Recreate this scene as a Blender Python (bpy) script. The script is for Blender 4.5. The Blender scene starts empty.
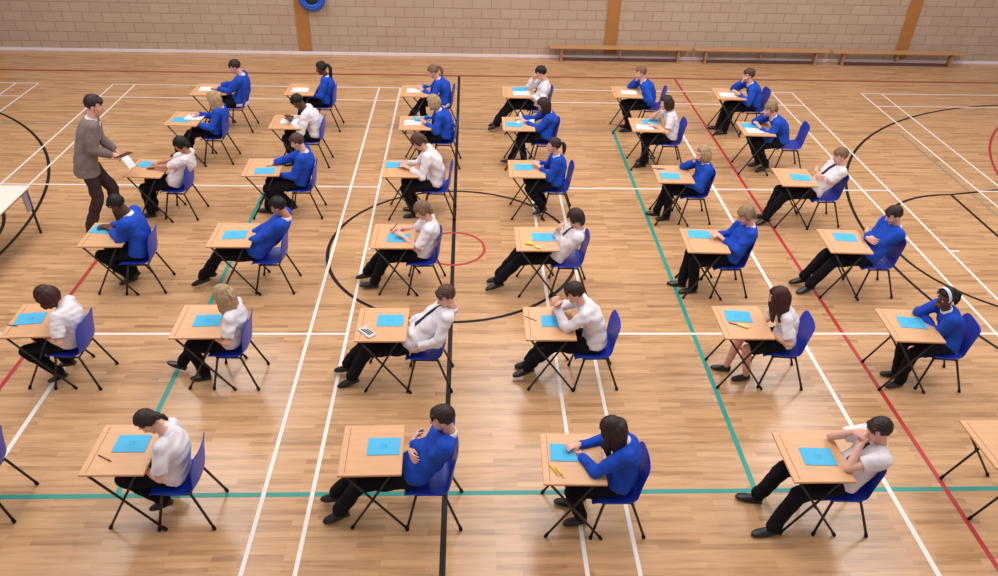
import bpy, math, random
import numpy as np
from mathutils import Vector, Matrix, Euler

random.seed(7)
scene = bpy.context.scene
COL = scene.collection
PI = math.pi

# ------------------------------------------------------------------ camera
cam_data = bpy.data.cameras.new('camera')
cam = bpy.data.objects.new('camera', cam_data)
COL.objects.link(cam)
cam.location = (7.58146, -16.08931, 5.743)
cam.rotation_euler = (0.97215, -0.02444, -0.03187)
cam_data.sensor_fit = 'HORIZONTAL'
cam_data.sensor_width = 36.0
cam_data.lens = 759.80 / 998.0 * 36.0
cam_data.clip_end = 200
scene.camera = cam

# ------------------------------------------------------------------ light
scene.view_settings.view_transform = 'Standard'
scene.view_settings.look = 'None'
scene.view_settings.exposure = 0.0
scene.view_settings.gamma = 1.0
scene.view_settings.use_curve_mapping = False

world = bpy.data.worlds.new('hall_ambience')
scene.world = world
world.use_nodes = True
bg = world.node_tree.nodes['Background']
bg.inputs['Color'].default_value = (1.0, 0.96, 0.97, 1)
bg.inputs['Strength'].default_value = 0.44


def area_light(name, loc, sx, sy, power, color=(1, 0.95, 0.9), rot=(0, 0, 0)):
    d = bpy.data.lights.new(name, 'AREA')
    d.shape = 'RECTANGLE'
    d.size = sx
    d.size_y = sy
    d.energy = power
    d.color = color
    o = bpy.data.objects.new(name, d)
    COL.objects.link(o)
    o.location = loc
    o.rotation_euler = rot
    return o


# rows of hall lamps under the roof
for lx in (1.8, 8.9, 15.3):
    for ly in (-10.6, -6.2, -1.8):
        area_light('ceiling_lamp', (lx, ly, 7.6), 2.5, 3.6, 192, (1, 0.96, 0.95))

# ------------------------------------------------------------------ materials


def new_mat(name):
    m = bpy.data.materials.new(name)
    m.use_nodes = True
    return m, m.node_tree, m.node_tree.nodes['Principled BSDF']


def lin(c):
    return tuple(((x / 255.0) / 12.92 if x / 255.0 <= 0.04045 else ((x / 255.0 + 0.055) / 1.055) ** 2.4) for x in c) + (1.0,)


def simple(name, rgb, rough=0.5, spec=0.4, var=0.0, scale=20.0, bump=0.0, bscale=60.0, metal=0.0):
    m, nt, b = new_mat(name)
    c = lin(rgb)
    b.inputs['Base Color'].default_value = c
    b.inputs['Roughness'].default_value = rough
    b.inputs['Specular IOR Level'].default_value = spec
    b.inputs['Metallic'].default_value = metal
    tc = nt.nodes.new('ShaderNodeTexCoord')
    if var > 0:
        n = nt.nodes.new('ShaderNodeTexNoise')
        n.inputs['Scale'].default_value = scale
        n.inputs['Detail'].default_value = 4
        nt.links.new(tc.outputs['Object'], n.inputs['Vector'])
        r = nt.nodes.new('ShaderNodeValToRGB')
        r.color_ramp.elements[0].position = 0.3
        r.color_ramp.elements[1].position = 0.7
        r.color_ramp.elements[0].color = tuple(x * (1 - var) for x in c[:3]) + (1,)
        r.color_ramp.elements[1].color = tuple(min(1, x * (1 + var)) for x in c[:3]) + (1,)
        nt.links.new(n.outputs['Fac'], r.inputs['Fac'])
        nt.links.new(r.outputs['Color'], b.inputs['Base Color'])
    if bump > 0:
        n2 = nt.nodes.new('ShaderNodeTexNoise')
        n2.inputs['Scale'].default_value = bscale
        n2.inputs['Detail'].default_value = 3
        nt.links.new(tc.outputs['Object'], n2.inputs['Vector'])
        bp = nt.nodes.new('ShaderNodeBump')
        bp.inputs['Strength'].default_value = bump
        bp.inputs['Distance'].default_value = 0.01
        nt.links.new(n2.outputs['Fac'], bp.inputs['Height'])
        nt.links.new(bp.outputs['Normal'], b.inputs['Normal'])
    return m


M = {}
M['blue'] = simple('royal_blue_knit', (32, 74, 182), 0.85, 0.2, 0.12, 9, 0.3, 300)
M['white'] = simple('white_shirt_cloth', (226, 218, 222), 0.8, 0.2, 0.03, 8, 0.2, 250)
M['black_cloth'] = simple('black_trouser_cloth', (20, 17, 25), 0.9, 0.15, 0.15, 10, 0.2, 250)
M['brown_cloth'] = simple('dark_brown_trouser_cloth', (62, 46, 50), 0.85, 0.2, 0.1, 10, 0.2, 250)
M['grey_tweed'] = simple('grey_brown_jacket_cloth', (128, 113, 110), 0.9, 0.2, 0.16, 60, 0.3, 300)
M['shoe'] = simple('black_shoe_leather', (24, 20, 24), 0.35, 0.5)
M['tie'] = simple('dark_tie_cloth', (34, 34, 58), 0.6, 0.3, 0.2, 30)
M['skin_light'] = simple('light_skin', (222, 170, 150), 0.55, 0.3, 0.05, 12)
M['skin_mid'] = simple('tan_skin', (190, 134, 108), 0.55, 0.3, 0.05, 12)
M['skin_dark'] = simple('dark_skin', (92, 56, 44), 0.5, 0.35, 0.06, 12)
M['lips'] = simple('lips', (170, 92, 88), 0.45, 0.4)
M['eye_white'] = simple('eye_white', (225, 220, 215), 0.2, 0.5)
M['iris'] = simple('eye_iris', (40, 30, 28), 0.2, 0.5)
M['plastic'] = simple('blue_chair_plastic', (28, 57, 174), 0.38, 0.45, 0.03, 5)
M['steel'] = simple('black_steel_tube', (26, 21, 22), 0.4, 0.5)
M['rubber'] = simple('black_rubber', (16, 14, 15), 0.8, 0.2)
M['paper_blue'] = simple('cyan_blue_paper', (82, 176, 218), 0.7, 0.2, 0.02, 12)
M['paper_white'] = simple('white_paper', (236, 234, 238), 0.7, 0.2)
M['print'] = simple('booklet_print', (62, 150, 196), 0.7, 0.2)
M['post'] = simple('orange_brown_post_paint', (172, 116, 62), 0.6, 0.3, 0.05, 4)
M['skirting'] = simple('pale_skirting_paint', (236, 222, 224), 0.5, 0.4, 0.03, 5)
M['line_white'] = simple('white_court_line', (232, 222, 214), 0.4, 0.4, 0.03, 3)
M['line_black'] = simple('black_court_line', (26, 18, 19), 0.5, 0.25)
M['line_red'] = simple('red_court_line', (178, 50, 56), 0.4, 0.4, 0.05, 3)
M['line_brick'] = simple('brick_red_court_line', (150, 74, 54), 0.4, 0.4, 0.05, 3)
M['line_teal'] = simple('teal_court_line', (42, 146, 132), 0.4, 0.4, 0.05, 3)
M['line_grey'] = simple('worn_grey_green_court_line', (150, 136, 112), 0.4, 0.4, 0.08, 3)
M['table_white'] = simple('cream_table_laminate', (226, 220, 206), 0.45, 0.4)
M['grey_panel'] = simple('lavender_grey_steel', (165, 160, 178), 0.4, 0.5)
M['maroon'] = simple('dark_maroon_padding', (66, 26, 30), 0.85, 0.2, 0.1, 20)
M['coil_blue'] = simple('bright_blue_vinyl', (34, 84, 190), 0.4, 0.45, 0.1, 15)
M['coil_dark'] = simple('dark_green_hub', (20, 42, 46), 0.5, 0.4)
M['yellow'] = simple('yellow_plastic', (238, 196, 70), 0.45, 0.4)
M['pale_yellow'] = simple('pale_yellow_plastic', (238, 214, 140), 0.45, 0.4)
M['pen_brown'] = simple('brown_pencil_paint', (128, 66, 34), 0.45, 0.4)
M['pen_black'] = simple('black_pen_plastic', (24, 22, 28), 0.35, 0.5)
M['pen_purple'] = simple('purple_grey_pen_plastic', (104, 88, 130), 0.4, 0.4)
M['case_grey'] = simple('pale_grey_case_vinyl', (198, 196, 196), 0.35, 0.5)
M['cap_white'] = simple('headband_cloth', (206, 206, 216), 0.8, 0.2)

HAIR = {'black': (24, 18, 20), 'dkbrown': (50, 32, 30), 'brown': (84, 56, 46), 'ltbrown': (128, 96, 74), 'blonde': (176, 146, 110),
        'dirty': (150, 122, 94), 'redbrown': (66, 30, 30)}
for k, c in HAIR.items():
    m, nt, b_ = new_mat('hair_' + k)
    tc_ = nt.nodes.new('ShaderNodeTexCoord')
    mp_ = nt.nodes.new('ShaderNodeMapping')
    mp_.inputs['Scale'].default_value = (70, 70, 9)
    n_ = nt.nodes.new('ShaderNodeTexNoise')
    n_.inputs['Scale'].default_value = 1.0
    n_.inputs['Detail'].default_value = 3
    r_ = nt.nodes.new('ShaderNodeValToRGB')
    lc = lin(c)
    r_.color_ramp.elements[0].position = 0.35
    r_.color_ramp.elements[1].position = 0.68
    r_.color_ramp.elements[0].color = tuple(v * 0.55 for v in lc[:3]) + (1,)
    r_.color_ramp.elements[1].color = tuple(min(1, v * 1.35) for v in lc[:3]) + (1,)
    nt.links.new(tc_.outputs['Object'], mp_.inputs['Vector'])
    nt.links.new(mp_.outputs['Vector'], n_.inputs['Vector'])
    nt.links.new(n_.outputs['Fac'], r_.inputs['Fac'])
    nt.links.new(r_.outputs['Color'], b_.inputs['Base Color'])
    b_.inputs['Roughness'].default_value = 0.5
    b_.inputs['Specular IOR Level'].default_value = 0.35
    M['hair_' + k] = m


def wood_mat(name, c1, c2, scale=(2.0, 22.0, 22.0), rough=0.4):
    m, nt, b = new_mat(name)
    tc = nt.nodes.new('ShaderNodeTexCoord')
    mp = nt.nodes.new('ShaderNodeMapping')
    mp.inputs['Scale'].default_value = scale
    n = nt.nodes.new('ShaderNodeTexNoise')
    n.inputs['Scale'].default_value = 2.0
    n.inputs['Detail'].default_value = 6
    r = nt.nodes.new('ShaderNodeValToRGB')
    r.color_ramp.elements[0].position = 0.3
    r.color_ramp.elements[1].position = 0.7
    r.color_ramp.elements[0].color = lin(c1)
    r.color_ramp.elements[1].color = lin(c2)
    nt.links.new(tc.outputs['Object'], mp.inputs['Vector'])
    nt.links.new(mp.outputs['Vector'], n.inputs['Vector'])
    nt.links.new(n.outputs['Fac'], r.inputs['Fac'])
    nt.links.new(r.outputs['Color'], b.inputs['Base Color'])
    b.inputs['Roughness'].default_value = rough
    b.inputs['Specular IOR Level'].default_value = 0.35
    return m


M['desk_wood'] = wood_mat('beech_veneer', (208, 158, 116), (216, 168, 126), (2.0, 14.0, 14.0))
M['desk_edge'] = wood_mat('beech_edge', (204, 146, 104), (212, 156, 112))
M['groove'] = simple('pencil_groove', (176, 122, 80), 0.5, 0.3)
M['bench_wood'] = wood_mat('bench_wood', (182, 134, 92), (196, 148, 104))
M['bench_dark'] = simple('dark_bench_beam', (98, 62, 56), 0.5, 0.4, 0.1, 6)
M['bench_leg'] = simple('bench_leg_wood', (170, 124, 90), 0.5, 0.4)


def floor_mat():
    m, nt, b = new_mat('oak_strip_floor')
    L = nt.links.new
    tc = nt.nodes.new('ShaderNodeTexCoord')
    br = nt.nodes.new('ShaderNodeTexBrick')
    br.offset = 0.37
    br.offset_frequency = 2
    br.squash = 1.0
    br.inputs['Scale'].default_value = 1.0
    br.inputs['Brick Width'].default_value = 0.62
    br.inputs['Row Height'].default_value = 0.062
    br.inputs['Mortar Size'].default_value = 0.0012
    br.inputs['Mortar Smooth'].default_value = 0.3
    br.inputs['Bias'].default_value = 0.0
    br.inputs['Color1'].default_value = (0.15, 0.15, 0.15, 1)
    br.inputs['Color2'].default_value = (0.85, 0.85, 0.85, 1)
    br.inputs['Mortar'].default_value = (0.2, 0.2, 0.2, 1)
    L(tc.outputs['Object'], br.inputs['Vector'])
    mp = nt.nodes.new('ShaderNodeMapping')
    mp.inputs['Scale'].default_value = (1.1, 13.0, 1.0)
    L(tc.outputs['Object'], mp.inputs['Vector'])
    n = nt.nodes.new('ShaderNodeTexNoise')
    n.inputs['Scale'].default_value = 1.6
    n.inputs['Detail'].default_value = 6
    n.inputs['Roughness'].default_value = 0.6
    L(mp.outputs['Vector'], n.inputs['Vector'])
    mix = nt.nodes.new('ShaderNodeMix')
    mix.data_type = 'FLOAT'
    mix.inputs['Factor'].default_value = 0.66
    L(br.outputs['Color'], mix.inputs['A'])
    L(n.outputs['Fac'], mix.inputs['B'])
    r = nt.nodes.new('ShaderNodeValToRGB')
    e = r.color_ramp.elements
    e[0].position = 0.22
    e[0].color = lin((146, 106, 70))
    e[1].position = 0.78
    e[1].color = lin((213, 171, 127))
    e2 = r.color_ramp.elements.new(0.5)
    e2.color = lin((195, 150, 108))
    L(mix.outputs['Result'], r.inputs['Fac'])
    L(r.outputs['Color'], b.inputs['Base Color'])
    b.inputs['Roughness'].default_value = 0.23
    b.inputs['Specular IOR Level'].default_value = 0.5
    bp = nt.nodes.new('ShaderNodeBump')
    bp.inputs['Strength'].default_value = 0.06
    bp.inputs['Distance'].default_value = 0.01
    n3 = nt.nodes.new('ShaderNodeTexNoise')
    n3.inputs['Scale'].default_value = 3.0
    L(mp.outputs['Vector'], n3.inputs['Vector'])
    L(n3.outputs['Fac'], bp.inputs['Height'])
    L(bp.outputs['Normal'], b.inputs['Normal'])
    return m


def block_mat():
    m, nt, b = new_mat('fair_faced_block_wall')
    L = nt.links.new
    tc = nt.nodes.new('ShaderNodeTexCoord')
    sp = nt.nodes.new('ShaderNodeSeparateXYZ')
    cb = nt.nodes.new('ShaderNodeCombineXYZ')
    L(tc.outputs['Object'], sp.inputs['Vector'])
    L(sp.outputs['X'], cb.inputs['X'])
    L(sp.outputs['Z'], cb.inputs['Y'])
    br = nt.nodes.new('ShaderNodeTexBrick')
    br.offset = 0.5
    br.inputs['Scale'].default_value = 1.0
    br.inputs['Brick Width'].default_value = 0.45
    br.inputs['Row Height'].default_value = 0.225
    br.inputs['Mortar Size'].default_value = 0.011
    br.inputs['Mortar Smooth'].default_value = 0.4
    br.inputs['Color1'].default_value = lin((188, 165, 144))
    br.inputs['Color2'].default_value = lin((182, 157, 138))
    br.inputs['Mortar'].default_value = lin((162, 136, 118))
    L(cb.outputs['Vector'], br.inputs['Vector'])
    n = nt.nodes.new('ShaderNodeTexNoise')
    n.inputs['Scale'].default_value = 14.0
    n.inputs['Detail'].default_value = 5
    L(tc.outputs['Object'], n.inputs['Vector'])
    mx = nt.nodes.new('ShaderNodeMix')
    mx.data_type = 'RGBA'
    mx.blend_type = 'MULTIPLY'
    mx.inputs['Factor'].default_value = 0.25
    L(br.outputs['Color'], mx.inputs['A'])
    L(n.outputs['Color'], mx.inputs['B'])
    L(br.outputs['Color'], b.inputs['Base Color'])
    b.inputs['Roughness'].default_value = 0.85
    b.inputs['Specular IOR Level'].default_value = 0.2
    bp = nt.nodes.new('ShaderNodeBump')
    bp.inputs['Strength'].default_value = 0.4
    bp.inputs['Distance'].default_value = 0.006
    bp.invert = True
    L(br.outputs['Fac'], bp.inputs['Height'])
    L(bp.outputs['Normal'], b.inputs['Normal'])
    return m


M['floor'] = floor_mat()
M['block'] = block_mat()

# ------------------------------------------------------------------ mesh helpers


class Raw:
    """collects closed shapes as plain vertex and face lists"""

    def __init__(self):
        self.v = []
        self.f = []
        self.m = []

    def add(self, v, f, mat=0):
        o = len(self.v)
        self.v += [tuple(x) for x in v]
        self.f += [tuple(i + o for i in q) for q in f]
        self.m += [mat] * len(f)

    def sphere(self, c, r, rot=None, n=14, k=9, mat=0):
        c = np.array(c, float)
        r = np.array((r, r, r) if np.isscalar(r) else r, float)
        pts = [(0, 0, 1)]
        for i in range(1, k):
            a = PI * i / k
            for j in range(n):
                t = 2 * PI * j / n
                pts.append((math.sin(a) * math.cos(t), math.sin(a) * math.sin(t), math.cos(a)))
        pts.append((0, 0, -1))
        P = np.array(pts) * r
        if rot is not None:
            P = P @ np.array(rot).T
        P = P + c
        f = []
        for j in range(n):
            f.append((0, 1 + j, 1 + (j + 1) % n))
            f.append((len(pts) - 1, 1 + (k - 2) * n + (j + 1) % n, 1 + (k - 2) * n + j))
        for i in range(k - 2):
            for j in range(n):
                a, b2 = 1 + i * n + j, 1 + i * n + (j + 1) % n
                f.append((a, a + n, b2 + n, b2))
        self.add(P, f, mat)

    def loft(self, cs, radii, side, front=None, n=16, mat=0, power=2.0):
        """rings at centres cs with radii (a along side, b along the other axis)"""
        cs = [np.array(c, float) for c in cs]
        R = []
        for i, c in enumerate(cs):
            t = cs[min(i + 1, len(cs) - 1)] - cs[max(i - 1, 0)]
            t = t / (np.linalg.norm(t) + 1e-9)
            s = np.array(side[i] if isinstance(side, list) else side, float)
            s = s - t * (s @ t)
            s = s / (np.linalg.norm(s) + 1e-9)
            b = np.cross(t, s)
            ra, rb = radii[i] if not np.isscalar(radii[i]) else (radii[i], radii[i])
            for j in range(n):
                a = 2 * PI * j / n
                ca, sa = math.cos(a), math.sin(a)
                ca = math.copysign(abs(ca) ** (2 / power), ca)
                sa = math.copysign(abs(sa) ** (2 / power), sa)
                R.append(c + s * ra * ca + b * rb * sa)
        f = []
        for i in range(len(cs) - 1):
            for j in range(n):
                a, b2 = i * n + j, i * n + (j + 1) % n
                f.append((a, b2, b2 + n, a + n))
        f.append(tuple(range(n))[::-1])
        f.append(tuple(range((len(cs) - 1) * n, len(cs) * n)))
        self.add(R, f, mat)

    def limb(self, pts, rad, n=12, mat=0):
        """tapered round limb with round joints"""
        pts = [np.array(q, float) for q in pts]
        for i in range(len(pts) - 1):
            d = pts[i + 1] - pts[i]
            s = np.cross(d, (0.31, 0.52, 0.8))
            self.loft([pts[i], pts[i + 1]], [rad[i], rad[i + 1]], s, n=n, mat=mat)
        for q, r in zip(pts, rad):
            self.sphere(q, r, n=n, k=8, mat=mat)

    def box(self, c, s, rot=None, mat=0, bev=0.0):
        c = np.array(c, float)
        x, y, z = [q / 2 for q in s]
        if bev <= 0:
            P = [(-x, -y, -z), (x, -y, -z), (x, y, -z), (-x, y, -z), (-x, -y, z), (x, -y, z), (x, y, z), (-x, y, z)]
            f = [(0, 3, 2, 1), (4, 5, 6, 7), (0, 1, 5, 4), (1, 2, 6, 5), (2, 3, 7, 6), (3, 0, 4, 7)]
        else:
            e = bev
            ring = lambda ix, iy, zz: [(-x + ix, -y + iy + e, zz), (-x + ix + e, -y + iy, zz), (x - ix - e, -y + iy, zz), (x - ix, -y + iy + e, zz),
                                       (x - ix, y - iy - e, zz), (x - ix - e, y - iy, zz), (-x + ix + e, y - iy, zz), (-x + ix, y - iy - e, zz)]
            h = e * 0.6
            P = ring(h, h, -z) + ring(0, 0, -z + h) + ring(0, 0, z - h) + ring(h, h, z)
            f = [tuple(range(8))[::-1], tuple(range(24, 32))]
            for k in range(3):
                for j in range(8):
                    a, b2 = k * 8 + j, k * 8 + (j + 1) % 8
                    f.append((a, b2, b2 + 8, a + 8))
        P = np.array(P)
        if rot is not None:
            P = P @ np.array(rot).T
        self.add(P + c, f, mat)

    def tube(self, pts, r, n=10, mat=0):
        self.loft(pts, [r] * len(pts), np.cross(np.array(pts[1], float) - np.array(pts[0], float), (0.31, 0.52, 0.8)), n=n, mat=mat)

    def mesh(self, name, mats, smooth=True):
        me = bpy.data.meshes.new(name)
        me.from_pydata([tuple(map(float, q)) for q in self.v], [], self.f)
        for m in mats:
            me.materials.append(m)
        if len(mats) > 1:
            me.polygons.foreach_set('material_index', self.m)
        if smooth:
            me.polygons.foreach_set('use_smooth', [True] * len(me.polygons))
        me.update()
        return me


def get_co(me):
    a = np.empty(len(me.vertices) * 3, np.float32)
    me.vertices.foreach_get('co', a)
    return a.reshape(-1, 3)


def set_co(me, co):
    me.vertices.foreach_set('co', np.ascontiguousarray(co, dtype=np.float32).ravel())
    me.update()


def remesh(raw, name, mats, voxel, smooth=2, factor=0.5):
    tmp = raw.mesh('tmp', [])
    ob = bpy.data.objects.new('tmp', tmp)
    COL.objects.link(ob)
    r = ob.modifiers.new('r', 'REMESH')
    r.mode = 'VOXEL'
    r.voxel_size = voxel
    if smooth:
        s = ob.modifiers.new('s', 'SMOOTH')
        s.iterations = smooth
        s.factor = factor
    dg = bpy.context.evaluated_depsgraph_get()
    me = bpy.data.meshes.new_from_object(ob.evaluated_get(dg))
    bpy.data.objects.remove(ob)
    bpy.data.meshes.remove(tmp)
    me.name = name
    me.materials.clear()
    for m in mats:
        me.materials.append(m)
    me.polygons.foreach_set('material_index', [0] * len(me.polygons))
    me.polygons.foreach_set('use_smooth', [True] * len(me.polygons))
    me.update()
    return me


def wrinkle(me, amp, seed, freq=16.0):
    """cloth folds: moves vertices along their normals"""
    co = get_co(me)
    no = np.empty(len(me.vertices) * 3, np.float32)
    me.vertices.foreach_get('normal', no)
    no = no.reshape(-1, 3)
    rs = np.random.RandomState(seed)
    d = np.zeros(len(co), np.float32)
    for i in range(7):
        k = rs.normal(size=3)
        k /= np.linalg.norm(k)
        k *= freq * (0.7 + 1.6 * rs.rand()) * np.array([1, 1, 1.6])
        w = np.sin(co @ k + rs.rand() * 6.28 + 1.5 * np.sin(co @ (rs.normal(size=3) * 7)))
        d += w
    d = amp * d / 2.6
    set_co(me, co + no * d[:, None])


def link(name, me, parent=None, loc=None, mat4=None):
    o = bpy.data.objects.new(name, me)
    COL.objects.link(o)
    if parent is not None:
        o.parent = parent
    if mat4 is not None:
        o.matrix_local = mat4
    elif loc is not None:
        o.location = loc
    return o


def tag(o, label, cat, group=None, kind=None):
    o['label'] = label
    o['category'] = cat
    if group:
        o['group'] = group
    if kind:
        o['kind'] = kind
    return o


def structure(o):
    o['kind'] = 'structure'
    return o


def copy_tree(o, parent=None):
    c = o.copy()
    COL.objects.link(c)
    if parent is not None:
        c.parent = parent
    for ch in list(o.children):
        copy_tree(ch, c)
    return c


# ------------------------------------------------------------------ the hall
WALL_Y = 2.24
r = Raw()
r.box((8.0, -8.4, -0.05), (36.0, 21.4, 0.1))
floor = structure(link('floor', r.mesh('floor', [M['floor']], False)))
r = Raw()
r.box((8.0, WALL_Y + 0.11, 3.9), (36.0, 0.22, 7.8))
wall = structure(link('wall_back', r.mesh('wall_back', [M['block']], False)))
r = Raw()
x0 = -9.9
for xa, xb in ((-9.9, 25.9),):
    r.box(((xa + xb) / 2, WALL_Y - 0.012, 0.034), (xb - xa, 0.022, 0.068), bev=0.006)
structure(link('baseboard_back', r.mesh('baseboard_back', [M['skirting']], False)))
for i, px_ in enumerate((-3.60, 3.69, 10.98, 18.16)):
    r = Raw()
    r.box((px_, WALL_Y - 0.02, 3.95), (0.29, 0.038, 7.66), bev=0.008)
    structure(link('trim_%d' % (i + 1), r.mesh('trim', [M['post']], False)))

# painted court lines, parts of the floor
LINES = {}


def strip(key, x0, y0, x1, y1, w, z):
    R = LINES.setdefault(key, Raw())
    d = np.array((x1 - x0, y1 - y0))
    d = d / np.linalg.norm(d)
    n = np.array((-d[1], d[0])) * w / 2
    P = [(x0 + n[0], y0 + n[1]), (x0 - n[0], y0 - n[1]), (x1 - n[0], y1 - n[1]), (x1 + n[0], y1 + n[1])]
    R.add([(a, b, z) for a, b in P], [(0, 1, 2, 3)])


def arc(key, cx, cy, rad, a0, a1, w, z, n=72):
    R = LINES.setdefault(key, Raw())
    V, F = [], []
    for i in range(n + 1):
        a = math.radians(a0 + (a1 - a0) * i / n)
        for rr in (rad + w / 2, rad - w / 2):
            V.append((cx + rr * math.cos(a), cy + rr * math.sin(a), z))
        if i:
            F.append((2 * i - 2, 2 * i - 1, 2 * i + 1, 2 * i))
    R.add(V, F)


W = 0.04
ZW, ZB, ZR, ZT, ZG = 0.0022, 0.0014, 0.0018, 0.0010, 0.0006
for cx in (-7.66 + 0.0, 0.0, 8.618, 16.281):
    for dx in (0.0, 0.46, 5.64, 6.1):
        strip('white_line', cx + dx, 0.0, cx + dx, -13.4, W, ZW)
    for dy in (0.0, -0.76, -4.72, -8.68, -12.64, -13.4):
        strip('white_line', cx - W / 2, dy, cx + 6.1 + W / 2, dy, W, ZW + 0.0001)
    for dx in (-0.09, 6.19):
        strip('white_line', cx + dx - 0.06, -6.68, cx + dx + 0.06, -6.68, W, ZW)
for x in (2.98, 11.71):
    strip('white_line', x, -2.1 if x > 5 else -9.0, x, -12.9, 0.05, ZW + 0.0002)
strip('black_line', 7.36, 0.82, 7.36, -13.2, 0.055, ZB)
arc('black_line', 7.36, -6.65, 1.79, 0, 360, 0.05, ZB + .0001, 120)
for s in (-1, 1):
    c = lambda x: 7.36 + s * x
    a0, a1 = (90, 270) if s > 0 else (-90, 90)
    arc('black_line', c(12.42), -6.68, 6.12, a0, a1, 0.05, ZB)
    arc('black_line', c(8.36), -6.65, 1.8, a0, a1, 0.05, ZB + .0001)
    strip('black_line', c(8.36), -4.85, c(8.36), -8.45, 0.05, ZB + .0002)
    strip('black_line', c(8.36), -4.85, c(14.16), -3.65, 0.05, ZB)
    strip('black_line', c(8.36), -8.45, c(14.16), -9.65, 0.05, ZB)
strip('brick_line', -9.9, 0.84, 25.9, 0.84, 0.08, ZR)
for x in (2.44, 12.28):
    strip('red_line', x, 0.8 if x > 5 else -6.2, x, -13.2, 0.05, ZR + .0001)
arc('red_line', 7.36, -6.66, 0.45, 0, 360, 0.04, ZR + .0002, 48)
arc('red_line', 22.43, -5.79, 5.69, 133, 168, 0.045, ZR + .0002, 48)
strip('teal_line', -1.4, -11.17, 16.1, -11.17, 0.055, ZT)
for x in (4.27, 10.38):
    strip('teal_line', x, -2.2 if x > 5 else -4.3, x, -11.17, 0.055, ZT + .0001)
strip('grey_line', -1.4, -2.2, 16.1, -2.2, 0.05, ZG)
strip('grey_line', 16.1, -2.2, 16.1, -11.17, 0.05, ZG + .0001)
for key, mat in (('white_line', 'line_white'), ('black_line', 'line_black'), ('red_line', 'line_red'), ('brick_line', 'line_brick'),
                 ('teal_line', 'line_teal'), ('grey_line', 'line_grey')):
    o = structure(link(key, LINES[key].mesh(key, [M[mat]], False), floor))
    o['label'] = {'white_line': 'white court lines', 'black_line': 'black court lines and circles', 'red_line': 'red court lines',
                  'brick_line': 'brick red line along the back wall', 'teal_line': 'teal court lines', 'grey_line': 'worn grey court lines'}[key]

# ------------------------------------------------------------------ gym benches by the wall


def make_bench(x0, x1, yf, rz, label):
    t = bpy.data.objects.new('gym_bench', None)
    COL.objects.link(t)
    t.location = ((x0 + x1) / 2, yf, 0)
    t.rotation_euler = (0, 0, rz)
    tag(t, label, 'bench', 'gym benches along the back wall')
    h = (x1 - x0) / 2 - 0.01
    r = Raw()
    r.box((0, 0, 0.325), (2 * h, 0.25, 0.035), bev=0.008)
    link('bench_seat', r.mesh('bench_seat', [M['bench_wood']], False), t)
    r = Raw()
    r.box((0, 0, 0.04), (2 * h - 0.5, 0.06, 0.055), bev=0.006)
    link('lower_rail', r.mesh('lower_rail', [M['bench_dark']], False), t)
    for s in (-1, 0, 1):
        r = Raw()
        if s:
            r.box((s * (h - 0.3), 0, 0.165), (0.05, 0.16, 0.29), bev=0.005)
            r.box((s * (h - 0.3), 0, 0.015), (0.07, 0.24, 0.03), bev=0.005)
        else:
            r.box((0, 0, 0.2), (0.045, 0.09, 0.215), bev=0.005)
        link('bench_leg', r.mesh('bench_leg', [M['bench_leg']], False), t)
    return t


make_bench(9.48, 12.92, 2.05, 0.0, 'long wooden gym bench by the wall, leftmost of the three')
make_bench(12.96, 16.28, 2.03, 0.0, 'long wooden gym bench by the wall, middle of the three')
make_bench(16.32, 19.62, 2.0, 0.0, 'long wooden gym bench by the wall, rightmost of the three')

# blue coil on the wall
t = bpy.data.objects.new('hanging_coil', None)
COL.objects.link(t)
t.location = (3.98, WALL_Y - 0.12, 1.34)
tag(t, 'round blue coil with dark centre hanging on the wall beside a brown post', 'coil')
r = Raw()
for k, (rad, yy) in enumerate(((0.27, 0.0), (0.245, -0.04), (0.25, 0.05), (0.19, -0.03))):
    pts = [(rad * math.cos(a), yy + 0.012 * math.sin(3 * a + k), rad * math.sin(a)) for a in np.linspace(0, 2 * PI, 49)]
    r.loft(pts, [0.045] * 49, [np.array((math.cos(a), 0, math.sin(a))) for a in np.linspace(0, 2 * PI, 49)], n=10)
link('coil_loops', r.mesh('coil_loops', [M['coil_blue']]), t)
r = Raw()
r.loft([(0, 0.105, 0), (0, 0.0, 0), (0, -0.05, 0), (0, -0.06, 0)], [0.16, 0.16, 0.15, 0.1], (1, 0, 0), n=24)
link('hub', r.mesh('hub', [M['coil_dark']]), t)

# ------------------------------------------------------------------ exam desk
DW, DD, DH = 0.54, 0.595, 0.755


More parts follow.
